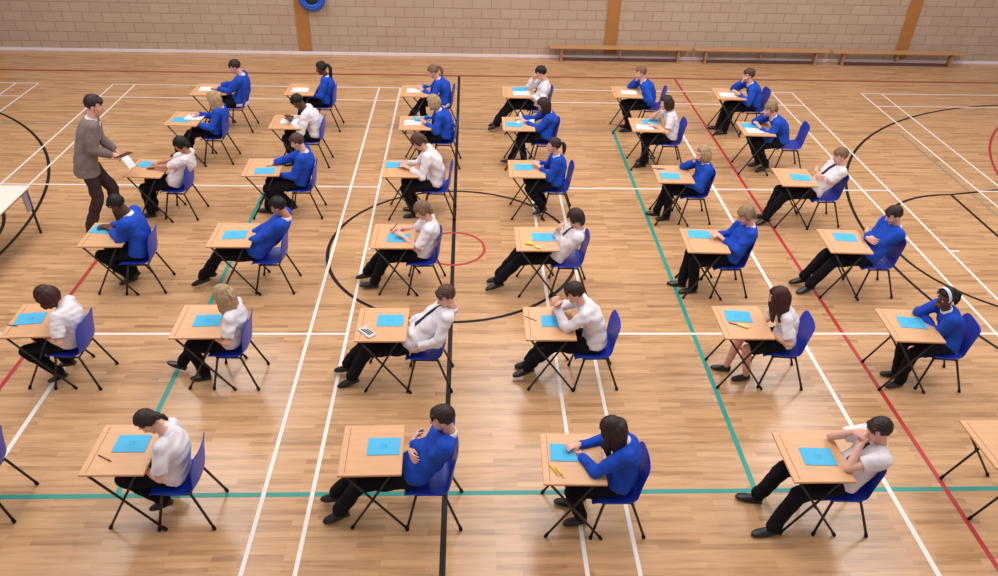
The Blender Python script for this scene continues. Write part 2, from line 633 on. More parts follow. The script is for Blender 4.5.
def make_desk():
    t = bpy.data.objects.new('exam_desk', None)
    COL.objects.link(t)
    r = Raw()
    r.box((DW / 2, 0, DH - 0.010), (DW, DD, 0.020), bev=0.004)
    top = link('tabletop', r.mesh('tabletop', [M['desk_wood']], False), t)
    r = Raw()
    r.box((0.055, 0, DH + 0.0004), (0.008, DD - 0.05, 0.001))
    link('pencil_groove', r.mesh('pencil_groove', [M['groove']], False), top)
    r = Raw()
    r.box((-0.0015, 0, DH - 0.011), (0.003, DD, 0.017))
    r.box((DW / 2, -DD / 2 - 0.0015, DH - 0.011), (DW, 0.003, 0.017))
    r.box((DW / 2, DD / 2 + 0.0015, DH - 0.011), (DW, 0.003, 0.017))
    r.box((DW + 0.0015, 0, DH - 0.011), (0.003, DD, 0.017))
    link('edge_band', r.mesh('edge_band', [M['desk_edge']], False), top)
    for s in (-1, 1):
        for k, (xa, xb, yy) in enumerate(((0.06, 0.56, 0.275), (0.46, 0.06, 0.25))):
            r = Raw()
            y = s * yy
            r.tube([(xa, y, DH - 0.032), (xb, y, 0.012)], 0.0115)
            leg = link('leg', r.mesh('leg', [M['steel']]), t)
            r = Raw()
            dx = (xb - xa) / DH
            r.tube([(xb - dx * 0.028, y, 0.040), (xb + dx * 0.006, y, 0.002)], 0.0155)
            link('rubber_foot', r.mesh('rubber_foot', [M['rubber']]), leg)
    for xx, yy in ((0.06, 0.275), (0.46, 0.25)):
        r = Raw()
        r.tube([(xx, -yy, DH - 0.032), (xx, yy, DH - 0.032)], 0.0115)
        link('top_rail', r.mesh('top_rail', [M['steel']]), t)
    for xx, zz, yy in ((0.278, 0.39, 0.275),):
        for s in (-1, 1):
            r = Raw()
            r.tube([(xx, s * (yy - 0.05), zz), (xx, s * (yy + 0.005), zz)], 0.006)
            link('pivot_bolt', r.mesh('pivot_bolt', [M['steel']]), t)
    return t


# ------------------------------------------------------------------ polypropylene chair


def make_chair():
    t = bpy.data.objects.new('plastic_chair', None)
    COL.objects.link(t)
    prof = [(-0.235, 0.405), (-0.225, 0.432), (-0.20, 0.445), (-0.12, 0.440), (-0.02, 0.428), (0.08, 0.430), (0.145, 0.445),
            (0.182, 0.478), (0.198, 0.53), (0.206, 0.59), (0.212, 0.65), (0.219, 0.70), (0.226, 0.75), (0.235, 0.795), (0.243, 0.83), (0.246, 0.846)]
    half = [0.175, 0.195, 0.205, 0.212, 0.214, 0.212, 0.207, 0.20, 0.196, 0.198, 0.202, 0.205, 0.205, 0.200, 0.18, 0.14]
    cup = [0.0, 0.004, 0.008, 0.016, 0.02, 0.022, 0.024, 0.03, 0.034, 0.034, 0.034, 0.033, 0.03, 0.026, 0.02, 0.016]
    n = 17
    V, F = [], []
    for (x, z), h, c in zip(prof, half, cup):
        i = len(V) // n
        q0, q1 = prof[max(i - 1, 0)], prof[min(i + 1, len(prof) - 1)]
        tx, tz = q1[0] - q0[0], q1[1] - q0[1]
        ll = math.hypot(tx, tz)
        nx, nz = -tz / ll, tx / ll
        for j in range(n):
            u = -1 + 2 * j / (n - 1)
            k = c * abs(u) ** 2.4
            V.append((x + nx * k, h * u, z + nz * k))
    for i in range(len(prof) - 1):
        for j in range(n - 1):
            F.append((i * n + j, i * n + j + 1, (i + 1) * n + j + 1, (i + 1) * n + j))
    me = bpy.data.meshes.new('seat_shell')
    me.from_pydata(V, [], F)
    ob = bpy.data.objects.new('tmp', me)
    COL.objects.link(ob)
    s = ob.modifiers.new('s', 'SOLIDIFY')
    s.thickness = 0.009
    s.offset = -1.0
    b = ob.modifiers.new('b', 'SUBSURF')
    b.levels = 1
    dg = bpy.context.evaluated_depsgraph_get()
    me2 = bpy.data.meshes.new_from_object(ob.evaluated_get(dg))
    bpy.data.objects.remove(ob)
    me2.name = 'seat_shell'
    me2.materials.clear()
    me2.materials.append(M['plastic'])
    me2.polygons.foreach_set('use_smooth', [True] * len(me2.polygons))
    link('seat_shell', me2, t)
    r = Raw()
    for s in (-1, 1):
        r.tube([(-0.15, s * 0.165, 0.412), (0.13, s * 0.165, 0.412)], 0.011)
    r.tube([(-0.13, -0.165, 0.405), (-0.13, 0.165, 0.405)], 0.010)
    r.tube([(0.11, -0.165, 0.405), (0.11, 0.165, 0.405)], 0.010)
    link('seat_frame', r.mesh('seat_frame', [M['steel']]), t)
    for s in (-1, 1):
        for xa, xb in ((-0.13, -0.225), (0.115, 0.265)):
            r = Raw()
            r.tube([(xa, s * 0.165, 0.412), (xa + (xb - xa) * 0.12, s * 0.172, 0.37), (xb, s * 0.222, 0.012)], 0.0125)
            leg = link('leg', r.mesh('leg', [M['steel']]), t)
            r = Raw()
            r.tube([(xb - (xb - xa) * 0.06, s * 0.219, 0.036), (xb, s * 0.222, 0.001)], 0.0165)
            link('rubber_foot', r.mesh('rubber_foot', [M['rubber']]), leg)
    return t


DESK0 = make_desk()
CHAIR0 = make_chair()

# ------------------------------------------------------------------ figures
V3 = lambda *a: np.array(a, float)


def unit(v):
    return v / (np.linalg.norm(v) + 1e-9)


def ik(S, T, a, b, pole):
    """two-bone joint position and the reachable end"""
    d = T - S
    L = np.linalg.norm(d)
    mx = (a + b) * 0.985
    if L > mx:
        d = d * mx / L
        L = mx
        T = S + d
    L = max(L, abs(a - b) + 0.03)
    u = unit(d)
    x = (a * a - b * b + L * L) / (2 * L)
    h = math.sqrt(max(a * a - x * x, 0))
    pv = pole - u * (pole @ u)
    return S + u * x + unit(pv) * h, T


def head_matrix(c, fwd, pitch, yaw, roll, s):
    """local x = face, y = left, z = up"""
    base = np.column_stack([fwd, np.cross((0, 0, 1), fwd), (0, 0, 1)])
    E_ = (Matrix.Rotation(math.radians(yaw), 3, 'Z') @ Matrix.Rotation(math.radians(pitch), 3, 'Y') @ Matrix.Rotation(math.radians(roll), 3, 'X'))
    R_ = base @ np.array(E_)
    m = Matrix.Identity(4)
    for i in range(3):
        for j in range(3):
            m[i][j] = R_[i, j] * s
        m[i][3] = c[i]
    return m, R_


def head_raw(raw, c, R_, s, female):
    T = lambda q: V3(*c) + R_ @ (V3(*q) * s)
    E_ = lambda q, rr, rot=None, n=18, k=12: raw.sphere(T(q), V3(*rr) * s, R_ if rot is None else R_ @ rot, n, k)
    E_((-0.010, 0, 0.028), (0.093, 0.074, 0.088), None, 24, 16)
    j = 0.92 if female else 1.0
    raw.loft([T((0.030, 0, 0.03)), T((0.034, 0, -0.03)), T((0.040, 0, -0.075)), T((0.050, 0, -0.108)), T((0.054, 0, -0.118))],
             [(0.066 * s, 0.056 * s), (0.063 * s, 0.056 * s), (0.050 * j * s, 0.046 * s), (0.030 * j * s, 0.033 * s), (0.018 * s, 0.02 * s)], R_ @ V3(0, 1, 0), n=20)
    E_((0.074, 0, -0.104), (0.018, 0.022, 0.014))
    E_((0.074, 0, 0.020), (0.020, 0.052, 0.013))
    for q in (-1, 1):
        E_((0.062, q * 0.036, -0.032), (0.026, 0.024, 0.022))
        E_((-0.006, q * 0.074, -0.012), (0.020, 0.009, 0.031))
    raw.loft([T((0.088, 0, 0.012)), T((0.098, 0, -0.010)), T((0.110, 0, -0.034)), T((0.096, 0, -0.044))],
             [(0.008 * s, 0.010 * s), (0.010 * s, 0.012 * s), (0.016 * s, 0.013 * s), (0.012 * s, 0.008 * s)], R_ @ V3(0, 1, 0), n=12)
    E_((0.084, 0, -0.066), (0.012, 0.024, 0.007))
    E_((0.082, 0, -0.078), (0.012, 0.020, 0.008))


def hand_raw(raw, w, d, dorsal, left, curl, s=1.0, spread=1.0, thumb=0.6):
    """hand from the wrist w along d; dorsal = back-of-hand direction"""
    X = unit(d)
    Z = unit(dorsal - X * (dorsal @ X))
    Y = np.cross(Z, X) * (-1 if left else 1)         # thumb side
    P = lambda a, b, c: w + (X * a + Y * b + Z * c) * s
    raw.loft([P(-0.02, 0, 0), P(0.012, 0.001, 0), P(0.045, 0.001, 0.001), P(0.078, 0, 0), P(0.09, 0, -0.002)],
             [(0.025 * s, 0.019 * s), (0.029 * s, 0.018 * s), (0.039 * s, 0.016 * s), (0.041 * s, 0.014 * s), (0.036 * s, 0.010 * s)], Y, n=14)
    for b, L, sp in ((0.031, 0.068, 0.16), (0.0105, 0.077, 0.05), (-0.0105, 0.071, -0.06), (-0.031, 0.056, -0.18)):
        pts = [P(0.075, b * 0.95, 0), ]
        a, cur = 0.0, V3(0.085, b, 0)
        pts.append(P(*cur))
        for k, seg in enumerate((0.45, 0.32, 0.27)):
            a += curl * (0.8, 1.0, 0.7)[k]
            cur = cur + V3(math.cos(a), math.sin(sp * spread) * math.cos(a), -math.sin(a)) * L * seg
            pts.append(P(*cur))
        raw.limb(pts, [0.0105 * s, 0.0098 * s, 0.0092 * s, 0.0088 * s, 0.0078 * s], n=8)
    pts = [P(0.018, 0.022, -0.006), P(0.046, 0.044, -0.014), P(0.072, 0.052 - 0.02 * thumb, -0.022 - 0.012 * thumb), P(0.092, 0.05 - 0.034 * thumb, -0.026 - 0.02 * thumb)]
    raw.limb(pts, [0.015 * s, 0.013 * s, 0.0105 * s, 0.009 * s], n=8)


HAIR_CACHE = {}


def hair_mesh(style, color):
    key = (style, color)
    if key in HAIR_CACHE:
        return HAIR_CACHE[key]
    r = Raw()
    # cap: an ellipsoid pulled inside the skull where the face, neck and ears show
    n, k = 40, 28
    tmp = Raw()
    tmp.sphere((0, 0, 0), 1.0, n=n, k=k)
    P = np.array(tmp.v)
    vol = {'crop': 0.98, 'short': 1.03, 'thick': 1.07}.get(style, 1.03)
    ctr = V3(-0.013, 0, 0.032)
    Q = P * V3(0.106, 0.087, 0.101) * vol + ctr
    x, y, z = Q[:, 0], Q[:, 1], Q[:, 2]
    longish = style in ('long', 'bob', 'veil', 'straight')
    line = {'crop': 0.070, 'short': 0.058, 'thick': 0.050}.get(style, 0.062)
    face = 1 / (1 + np.exp(-((x - 0.028) * 160))) * 1 / (1 + np.exp(-((line - z) * 260)))
    if longish:
        low = 1 / (1 + np.exp(-((-0.05 - z) * 200)))
        side = 0 * z
    else:
        low = 1 / (1 + np.exp(-((-0.052 - z) * 220)))
        side = 1 / (1 + np.exp(-((-0.002 - z) * 200))) * 1 / (1 + np.exp(-((x + 0.03) * 150)))
    cut = np.clip(np.maximum(np.maximum(face, low), side), 0, 1)
    th = np.arctan2(P[:, 1], P[:, 0] + 0.4)
    groove = 1 + 0.016 * np.sin(th * 19 + 3 * np.sin(z * 40)) + 0.012 * np.sin(th * 31 + z * 60)
    Q = ctr + (Q - ctr) * groove[:, None]
    Q = ctr + (Q - ctr) * (1 - 0.27 * cut)[:, None]
    r.add(Q, tmp.f)
    Yv = V3(0, 1, 0)
    if style in ('short', 'thick', 'crop'):
        # fringe tufts over the forehead
        for i, yy in enumerate(np.linspace(-0.052, 0.052, 6)):
            L = {'crop': 0.008, 'short': 0.022, 'thick': 0.034}[style]
            r.loft([V3(0.035, yy * 0.9, 0.112 - abs(yy) * 0.5), V3(0.075, yy, 0.09 - abs(yy) * 0.35), V3(0.094 - abs(yy) * 0.4, yy * 1.05 + 0.006, 0.064 - L * 0.4 - abs(yy) * 0.2),
                    V3(0.097 - abs(yy) * 0.4, yy * 1.08 + 0.012, 0.060 - L - abs(yy) * 0.2)],
                   [(0.016, 0.012), (0.016, 0.012), (0.012, 0.008), (0.004, 0.004)], Yv, n=8)
        if style == 'thick':
            for q in (-1, 1):
                r.loft([V3(-0.01, q * 0.078, 0.06), V3(-0.005, q * 0.086, 0.01), V3(-0.01, q * 0.082, -0.035), V3(-0.014, q * 0.078, -0.05)],
                       [(0.045, 0.014), (0.04, 0.014), (0.026, 0.012), (0.01, 0.006)], V3(1, 0, 0), n=10)
            r.loft([V3(-0.10, 0, 0.03), V3(-0.105, 0, -0.03), V3(-0.088, 0, -0.085), V3(-0.08, 0, -0.1)], [(0.06, 0.02), (0.058, 0.022), (0.046, 0.018), (0.03, 0.008)], Yv, n=12)
    if longish:
        low_z = {'long': -0.30, 'veil': -0.34, 'straight': -0.26, 'bob': -0.145}[style]
        mid = low_z * 0.5
        bk = 0.02 if style == 'bob' else 0.0
        r.loft([V3(-0.075, 0, 0.06), V3(-0.104, 0, 0.0), V3(-0.104, 0, mid * 0.7), V3(-0.110 + bk, 0, low_z * 0.75), V3(-0.112 + bk, 0, low_z)],
               [(0.06, 0.03), (0.078, 0.034), (0.086, 0.036), (0.080, 0.032), (0.055, 0.016)], Yv, n=18)
        fx = 0.055 if style == 'veil' else 0.028
        for q in (-1, 1):
            r.loft([V3(0.020, q * 0.052, 0.098), V3(fx, q * 0.078, 0.045), V3(fx - 0.006, q * 0.086, -0.04), V3(fx - 0.014, q * 0.086, mid), V3(fx - 0.03, q * 0.078, low_z * 0.92)],
                   [(0.030, 0.014), (0.038, 0.016), (0.042, 0.017), (0.040, 0.018), (0.018, 0.010)], V3(1, 0, 0), n=12)
            r.loft([V3(-0.04, q * 0.075, 0.03), V3(-0.045, q * 0.089, -0.04), V3(-0.05, q * 0.09, mid), V3(-0.06, q * 0.078, low_z * 0.9)],
                   [(0.05, 0.016), (0.055, 0.018), (0.052, 0.02), (0.03, 0.012)], V3(1, 0, 0), n=12)
    if style in ('pony', 'longpony'):
        L = 1.0 if style == 'pony' else 1.75
        r.sphere((-0.112, 0, 0.03), 0.022)
        r.loft([V3(-0.105, 0, 0.034), V3(-0.145, 0, 0.030), V3(-0.165, 0, -0.02 * L), V3(-0.165, 0, -0.08 * L), V3(-0.155, 0, -0.135 * L), V3(-0.15, 0, -0.17 * L)],
               [0.016, 0.026, 0.034, 0.032, 0.022, 0.006], Yv, n=12)
        for q in (-1, 1):
            r.loft([V3(0.04, q * 0.062, 0.075), V3(0.02, q * 0.084, 0.03), V3(-0.05, q * 0.084, 0.02), V3(-0.1, q * 0.03, 0.03)],
                   [(0.014, 0.012), (0.02, 0.012), (0.022, 0.014), (0.02, 0.016)], V3(0, 0, 1), n=8)
    if style == 'bun':
        r.sphere((-0.118, 0, -0.022), (0.034, 0.040, 0.040))
        r.loft([V3(-0.122, 0, -0.03), V3(-0.145, 0, -0.06), V3(-0.14, 0, -0.10), V3(-0.13, 0, -0.125)], [0.028, 0.026, 0.018, 0.005], Yv, n=10)
    # eyebrows
    for q in (-1, 1):
        r.loft([V3(0.0935, q * 0.014, 0.020), V3(0.091, q * 0.032, 0.025), V3(0.078, q * 0.052, 0.019)], [(0.003, 0.003), (0.0045, 0.003), (0.003, 0.002)], V3(0, 0, 1), n=6)
    me = remesh(r, 'hair', [M['hair_' + color]], 0.0062, 1, 0.5)
    co = get_co(me)
    no = np.empty(len(me.vertices) * 3, np.float32)
    me.vertices.foreach_get('normal', no)
    no = no.reshape(-1, 3)
    th = np.arctan2(co[:, 1], co[:, 0])
    d = 0.0022 * np.sin(th * 46 + 2 * np.sin(co[:, 2] * 30)) + 0.0015 * np.sin(co[:, 0] * 190 + co[:, 1] * 260)
    set_co(me, co + no * d[:, None])
    HAIR_CACHE[key] = me
    return me


def shoe_mesh(kind):
    r = Raw()
    X = V3(1, 0, 0)
    Yv = V3(0, 1, 0)
    w = 0.9 if kind == 'flat' else 1.0
    r.loft([V3(-0.062, 0, -0.042), V3(-0.03, 0, -0.040), V3(0.03, 0, -0.044), V3(0.09, 0, -0.052), V3(0.14, 0, -0.058), V3(0.18, 0, -0.062), V3(0.20, 0, -0.066)],
           [(0.020 * w, 0.020), (0.034 * w, 0.036), (0.036 * w, 0.034), (0.042 * w, 0.027), (0.043 * w, 0.022), (0.032 * w, 0.017), (0.012, 0.008)], Yv, n=16)
    if kind != 'flat':
        top = 0.07 if kind == 'boot' else 0.012
        r.loft([V3(-0.012, 0, -0.045), V3(-0.01, 0, 0.0), V3(-0.006, 0, top)], [(0.034, 0.045), (0.036, 0.044), (0.035, 0.042)], Yv, n=14)
    # sole and heel
    r.loft([V3(0.07, 0, -0.084), V3(0.07, 0, -0.070)], [(0.045 * w, 0.133), (0.045 * w, 0.133)], Yv, n=24)
    r.box((-0.03, 0, -0.076), (0.065, 0.066 * w, 0.020))
    return remesh(r, 'shoe', [M['shoe']], 0.0065, 1, 0.5)


SHOES = {k: shoe_mesh(k) for k in ('lace', 'boot', 'flat')}
er = Raw()
er.sphere((0, 0, 0), 0.0118, n=12, k=8, mat=0)
er.sphere((0.0055, 0, 0), (0.0082, 0.0066, 0.0066), n=12, k=8, mat=1)
EYE = er.mesh('eye', [M['eye_white'], M['iris']])


def child(name, me, root, mat4=None):
    return link(name, me, root, mat4=mat4)


def figure(base, fwd, sp, label, seed):
    """base: world origin of the figure on the floor; fwd: facing; all joints in a frame with x along facing, y to the left, z up"""
    S = sp.get('s', 1.0)
    fem = sp.get('f', False)
    skin = M['skin_' + sp.get('skin', 'light')]
    F_ = V3(*fwd)
    Lf = np.cross((0, 0, 1), F_)
    tw = lambda q: F_ * q[0] + Lf * q[1] + V3(0, 0, 1) * q[2]      # local -> offset from base
    FX = V3(1, 0, 0)
    I3 = np.eye(3)
    Hc = V3(*sp['hip'])
    Hd = V3(*sp['head'])
    pitch, yaw, roll = sp.get('look', (15, 0, 0))
    _, Rn = head_matrix((0, 0, 0), (1, 0, 0), pitch * 0.55, yaw * 0.3, 0, 1)
    hm, Rh = head_matrix(Hd, (1, 0, 0), pitch, yaw, roll, S)
    N = Hd + Rn @ V3(-0.042, 0, -0.168) * S
    if 'neck' in sp:
        N = V3(*sp['neck'])
    bulge = sp.get('bulge', 0.05)
    mid = (Hc + N) / 2 + V3(-bulge, 0, 0)
    spine = lambda t: (1 - t) ** 2 * Hc + 2 * t * (1 - t) * (2 * mid - (Hc + N) / 2) + t * t * N
    twist = math.radians(sp.get('twist', 0))
    sd = lambda t: V3(-math.sin(twist * t), math.cos(twist * t), 0)
    T1 = unit(spine(1.0) - spine(0.85))
    shw = (0.155 if fem else 0.172) * S
    hun = sp.get('hunch', 0.02)
    frontv = np.cross(sd(1), T1)
    sh = {}
    for s, k in ((1, 'L'), (-1, 'R')):
        sh[k] = N - T1 * 0.05 * S + sd(1) * s * shw + frontv * hun
    tlen = np.linalg.norm(N - Hc)
    ts = [0.0, 0.12, 0.3, 0.5, 0.68, 0.82, 0.92, 1.0]
    wa = [0.168, 0.166, 0.150, 0.152, 0.165, 0.160, 0.120, 0.062]
    wb = [0.120, 0.120, 0.108, 0.108, 0.112, 0.100, 0.084, 0.060]
    if fem:
        wa = [0.170, 0.164, 0.138, 0.140, 0.150, 0.145, 0.108, 0.055]
        wb = [0.118, 0.116, 0.098, 0.104, 0.112, 0.094, 0.078, 0.054]

    def torso(raw, g, t0=0.0, t1=1.0, sc=1.0):
        cs, rr, sds = [], [], []
        for t in np.linspace(t0, t1, 11):
            a = np.interp(t, ts, wa) * S * sc + g
            b = np.interp(t, ts, wb) * S * sc + g
            cs.append(spine(t) if t >= 0 else Hc + (spine(0.05) - Hc) * t * 20 * 0.05)
            rr.append((a, b))
            sds.append(sd(max(t, 0)))
        raw.loft(cs, rr, sds, n=22, power=2.3)

    # arms
    ua, fa = 0.285 * S, 0.245 * S
    arms = {}
    for s, k in ((1, 'L'), (-1, 'R')):
        a = sp.get('arm' + k, {})
        w = V3(*a.get('w', (0.2, s * 0.14, 0.62)))
        pole = V3(*a.get('pole', (-0.25, s * 0.6, -0.9)))
        if 'e' in a:
            E0 = V3(*a['e'])
            d = unit(E0 - sh[k])
            E0 = sh[k] + d * min(max(np.linalg.norm(E0 - sh[k]), ua * 0.85), ua * 1.08)
            Wp = E0 + unit(w - E0) * fa
            el = E0
        else:
            el, Wp = ik(sh[k], w, ua, fa, pole)
        hd = V3(*a['d']) if 'd' in a else unit(Wp - el) + V3(0, 0, -0.05)
        ho = V3(*a.get('n', (0, 0, 1)))
        arms[k] = (sh[k], el, Wp, hd, ho, a.get('curl', 0.35))
    # legs
    th, sn = (0.415 if fem else 0.448) * S, 0.435 * S
    legs = {}
    for s, k in ((1, 'L'), (-1, 'R')):
        hp = Hc + V3(0.02, s * 0.088 * S, -0.01)
        ft = V3(*sp['foot' + k])
        an = ft - V3(0.055, 0, 0) + V3(0, 0, 0.085)
        pole = V3(*sp.get('knee' + k, (0.6, s * 0.12, 0.9)))
        kn, an = ik(hp, an, th, sn, pole)
        kmax = sp.get('kmax', 0.595)
        if kn[2] > kmax:
            kn = V3(kn[0], kn[1], kmax)
            an = kn + unit(an - kn) * sn if np.linalg.norm(an - kn) > sn * 1.03 else an
        if kn[2] < 0.47 and kmax < 1:           # feet tucked back: the seat carries the thighs
            g_ = V3(kn[0] - hp[0], kn[1] - hp[1], 0)
            kn = hp + unit(g_) * th + V3(0, 0, -0.03)
            tg_ = V3(an[0], an[1], 0.13)
            an = kn + unit(tg_ - kn) * sn
            if 'toe' + k not in sp:
                sp['toe' + k] = -18
        an[2] = max(an[2], 0.088)
        legs[k] = (hp, kn, an)

    bare = sp.get('skirt', False)
    short = sp.get('short', False)
    body = Raw()
    torso(body, -0.030, 0.0, 0.95)
    head_raw(body, Hd, Rh, S, fem)
    nk = 0.050 if not fem else 0.043
    body.limb([N - T1 * 0.06, N + T1 * 0.01, Hd + Rh @ V3(-0.018, 0, -0.05) * S], [nk * S * 1.25, nk * S * 1.08, nk * S], n=16)
    for k in 'LR':
        a, e, w, d, ho, cu = arms[k]
        sk = 0.62
        m_ = 1.0 if short else sk
        body.limb([a, e], [0.036 * S, 0.037 * S * (1 if short else 0.75)])
        body.limb([e, e + (w - e) * 0.35, w], [0.037 * S * (1 if short else 0.75), 0.039 * S * (1 if short else 0.75), 0.025 * S])
        hand_raw(body, w, d, ho, k == 'L', cu, S * (0.9 if fem else 1.0))
        hp, kn, an = legs[k]
        if bare:
            body.limb([hp, kn, kn + (an - kn) * 0.3, an], [0.07, 0.055, 0.055, 0.036])
        else:
            body.limb([hp, kn, an], [0.05 * S, 0.042 * S, 0.034 * S])
    me = remesh(body, 'person', [skin, M['lips']], 0.0066, 1, 0.5)
    # lips by place on the face
    co = (get_co(me) - Hd) @ Rh / S
    idx = np.array([p.vertices[0] for p in me.polygons])
    c0 = co[idx]
    lip = (np.abs(c0[:, 1]) < 0.022) & (c0[:, 2] > -0.085) & (c0[:, 2] < -0.061) & (c0[:, 0] > 0.08)
    me.polygons.foreach_set('material_index', lip.astype(np.int32))
    # into world directions
    B = np.column_stack([F_, Lf, (0, 0, 1)])

    def finish(me_):
        set_co(me_, get_co(me_) @ B.T)
        return me_
    root = link('person', finish(me), None, loc=base)
    tag(root, label, 'person', sp.get('group'))
    B4 = Matrix.Identity(4)
    for i in range(3):
        for j in range(3):
            B4[i][j] = B[i, j]
    # hair, eyes
    hmesh = hair_mesh(*sp['hair'])
    if sp['hair'][0] in ('long', 'veil', 'straight', 'bob', 'pony', 'longpony') and pitch > 15:
        hmesh = hmesh.copy()
        hc = get_co(hmesh)
        piv = np.array((-0.10, 0, -0.01) if sp['hair'][0] in ('pony', 'longpony', 'bun') else (-0.02, 0, 0.02), np.float32)
        w_ = np.clip((piv[2] + 0.02 - hc[:, 2]) / 0.16, 0, 1)
        if sp['hair'][0] in ('pony', 'longpony', 'bun'):
            w_ = w_ * np.clip((-0.10 - hc[:, 0]) / 0.02, 0, 1)
        a_ = -np.radians(pitch) * 0.8 * w_ * w_ * (3 - 2 * w_)
        q_ = hc - piv
        hc = np.column_stack([np.cos(a_) * q_[:, 0] + np.sin(a_) * q_[:, 2], q_[:, 1], -np.sin(a_) * q_[:, 0] + np.cos(a_) * q_[:, 2]]) + piv
        set_co(hmesh, hc)
    child('hair', hmesh, root, B4 @ hm)
    for q in (-1, 1):
        child('eye', EYE, root, B4 @ hm @ Matrix.Translation((0.0752, q * 0.031, -0.004)))
    if sp.get('band'):
        r = Raw()
        pts = [Hd + Rh @ V3(0.035 + 0.02 * math.cos(a) * 0, 0.094 * math.cos(a), 0.03 + 0.112 * math.sin(a)) * S for a in np.linspace(-0.25, PI + 0.25, 29)]
        r.loft(pts, [(0.020, 0.004)] * 29, list([Rh @ V3(1, 0, 0)] * 29), n=8)
        child('headband', finish(r.mesh('headband', [M['cap_white']])), root)
    # top
    topm = sp['top']
    mat = {'blue': M['blue'], 'white': M['white'], 'jacket': M['grey_tweed']}[topm]
    g = {'blue': 0.020, 'white': 0.014, 'jacket': 0.028}[topm]
    r = Raw()
    if topm == 'jacket':
        torso(r, g, 0.0, 0.97)
        r.loft([Hc + V3(-0.02, 0, -0.14), Hc + V3(-0.01, 0, -0.06), spine(0.1)], [(0.222, 0.172), (0.216, 0.165), (0.196, 0.145)], V3(0, 1, 0), n=22, power=2.3)
    else:
        torso(r, g, 0.0, 0.97)
        r.loft([Hc + V3(0.0, 0, -0.02), spine(0.08), spine(0.2)], [(0.172 * S + g, 0.122 * S + g), (0.172 * S + g, 0.126 * S + g), (0.15 * S + g, 0.11 * S + g)], V3(0, 1, 0), n=22, power=2.3)
    for k in 'LR':
        a, e, w, d, ho, cu = arms[k]
        q = 1.0 if not fem else 0.92
        ra, re_, rw = (0.064 * S * q + g, 0.048 * S * q + g * 0.8, 0.033 * S * q + g * 0.7)
        r.limb([spine(0.86) + (a - spine(0.86)) * 0.45, a], [0.078 * S * q, ra])
        if short:
            cut = sp.get('cut', 0.78)
            pe = a + (e - a) * cut
            r.loft([a, a + (e - a) * cut * 0.5, pe], [ra, 0.062 * S * q + g, 0.060 * S * q + g], np.cross(e - a, (0.3, 0.5, 0.8)), n=14)
        else:
            r.limb([a, a + (e - a) * 0.5, e], [ra, 0.054 * S * q + g, re_])
            pe = e + (w - e) * 0.97
            r.loft([e, e + (pe - e) * 0.5, pe], [re_, 0.044 * S * q + g * 0.8, rw], np.cross(pe - e, (0.3, 0.5, 0.8)), n=14)
    nm = {'blue': 'jumper', 'white': 'shirt', 'jacket': 'jacket'}[topm]
    cm = remesh(r, nm, [mat], 0.0115, 3, 0.5)
    wrinkle(cm, {'blue': 0.0065, 'white': 0.0065, 'jacket': 0.005}[topm], seed)
    wrinkle(cm, {'blue': 0.002, 'white': 0.0032, 'jacket': 0.0015}[topm], seed + 3, 38.0)
    child(nm, finish(cm), root)
    # collar
    r = Raw()
    n = 24
    Rr, Ff = [], []
    ax = unit(unit(Hd - N) + T1)
    sdx = sd(1)
    fr = unit(np.cross(sdx, ax))
    for i in range(n):
        a = 2 * PI * (i + 0.5) / n
        ca, sa = math.cos(a), math.sin(a)
        base_ = N - T1 * 0.014
        gap = max(0.0, sa)
        dirv = sdx * ca + fr * sa
        rad = (0.062 if not fem else 0.055) * S
        drop = 0.030 * gap ** 3
        Rr += [base_ + dirv * (rad + 0.016) - ax * (0.018 + drop), base_ + dirv * (rad + 0.006) + ax * (0.030 - 0.02 * gap ** 3), base_ + dirv * (rad - 0.006) + ax * (0.026 - 0.02 * gap ** 3), base_ + dirv * (rad - 0.004) - ax * 0.03]
    for i in range(n):
        j = (i + 1) % n
        for q in range(4):
            Ff.append((i * 4 + q, i * 4 + (q + 1) % 4, j * 4 + (q + 1) % 4, j * 4 + q))
    r.add(Rr, Ff)
    child('shirt_collar', finish(r.mesh('shirt_collar', [M['white']])), root)
    if sp.get('tail'):
        r = Raw()
        r.loft([Hc + V3(-0.02, 0, -0.075), Hc + V3(-0.02, 0, -0.02), Hc + V3(-0.015, 0, 0.02)], [(0.186 * S, 0.136 * S), (0.190 * S, 0.14 * S), (0.176 * S, 0.128 * S)], V3(0, 1, 0), n=24, power=2.3)
        cm = remesh(r, 'shirt_tail', [M['white']], 0.012, 1)
        wrinkle(cm, 0.003, seed + 5)
        child('shirt_tail', finish(cm), root)

    def strip_front(name, ta, tb, w0, w1, mat_, off):
        r = Raw()
        Vv, Fv = [], []
        m_ = 9
        for i in range(m_ + 1):
            t = ta + (tb - ta) * i / m_
            c = spine(t)
            tg = unit(spine(min(t + 0.03, 1.0)) - spine(t - 0.03))
            f_ = unit(np.cross(sd(t), tg))
            b = np.interp(t, ts, wb) * S + g + off
            hw = w0 + (w1 - w0) * i / m_
            for q in (-1, 1):
                Vv += [c + f_ * b + sd(t) * q * hw, c + f_ * (b - 0.012) + sd(t) * q * hw]
            if i:
                o_ = (i - 1) * 4
                Fv += [(o_, o_ + 2, o_ + 6, o_ + 4), (o_ + 1, o_ + 5, o_ + 7, o_ + 3), (o_, o_ + 4, o_ + 5, o_ + 1), (o_ + 2, o_ + 3, o_ + 7, o_ + 6)]
        Fv += [(0, 1, 3, 2), (m_ * 4, m_ * 4 + 2, m_ * 4 + 3, m_ * 4 + 1)]
        r.add(Vv, Fv)
        child(name, finish(r.mesh(name, [mat_])), root)
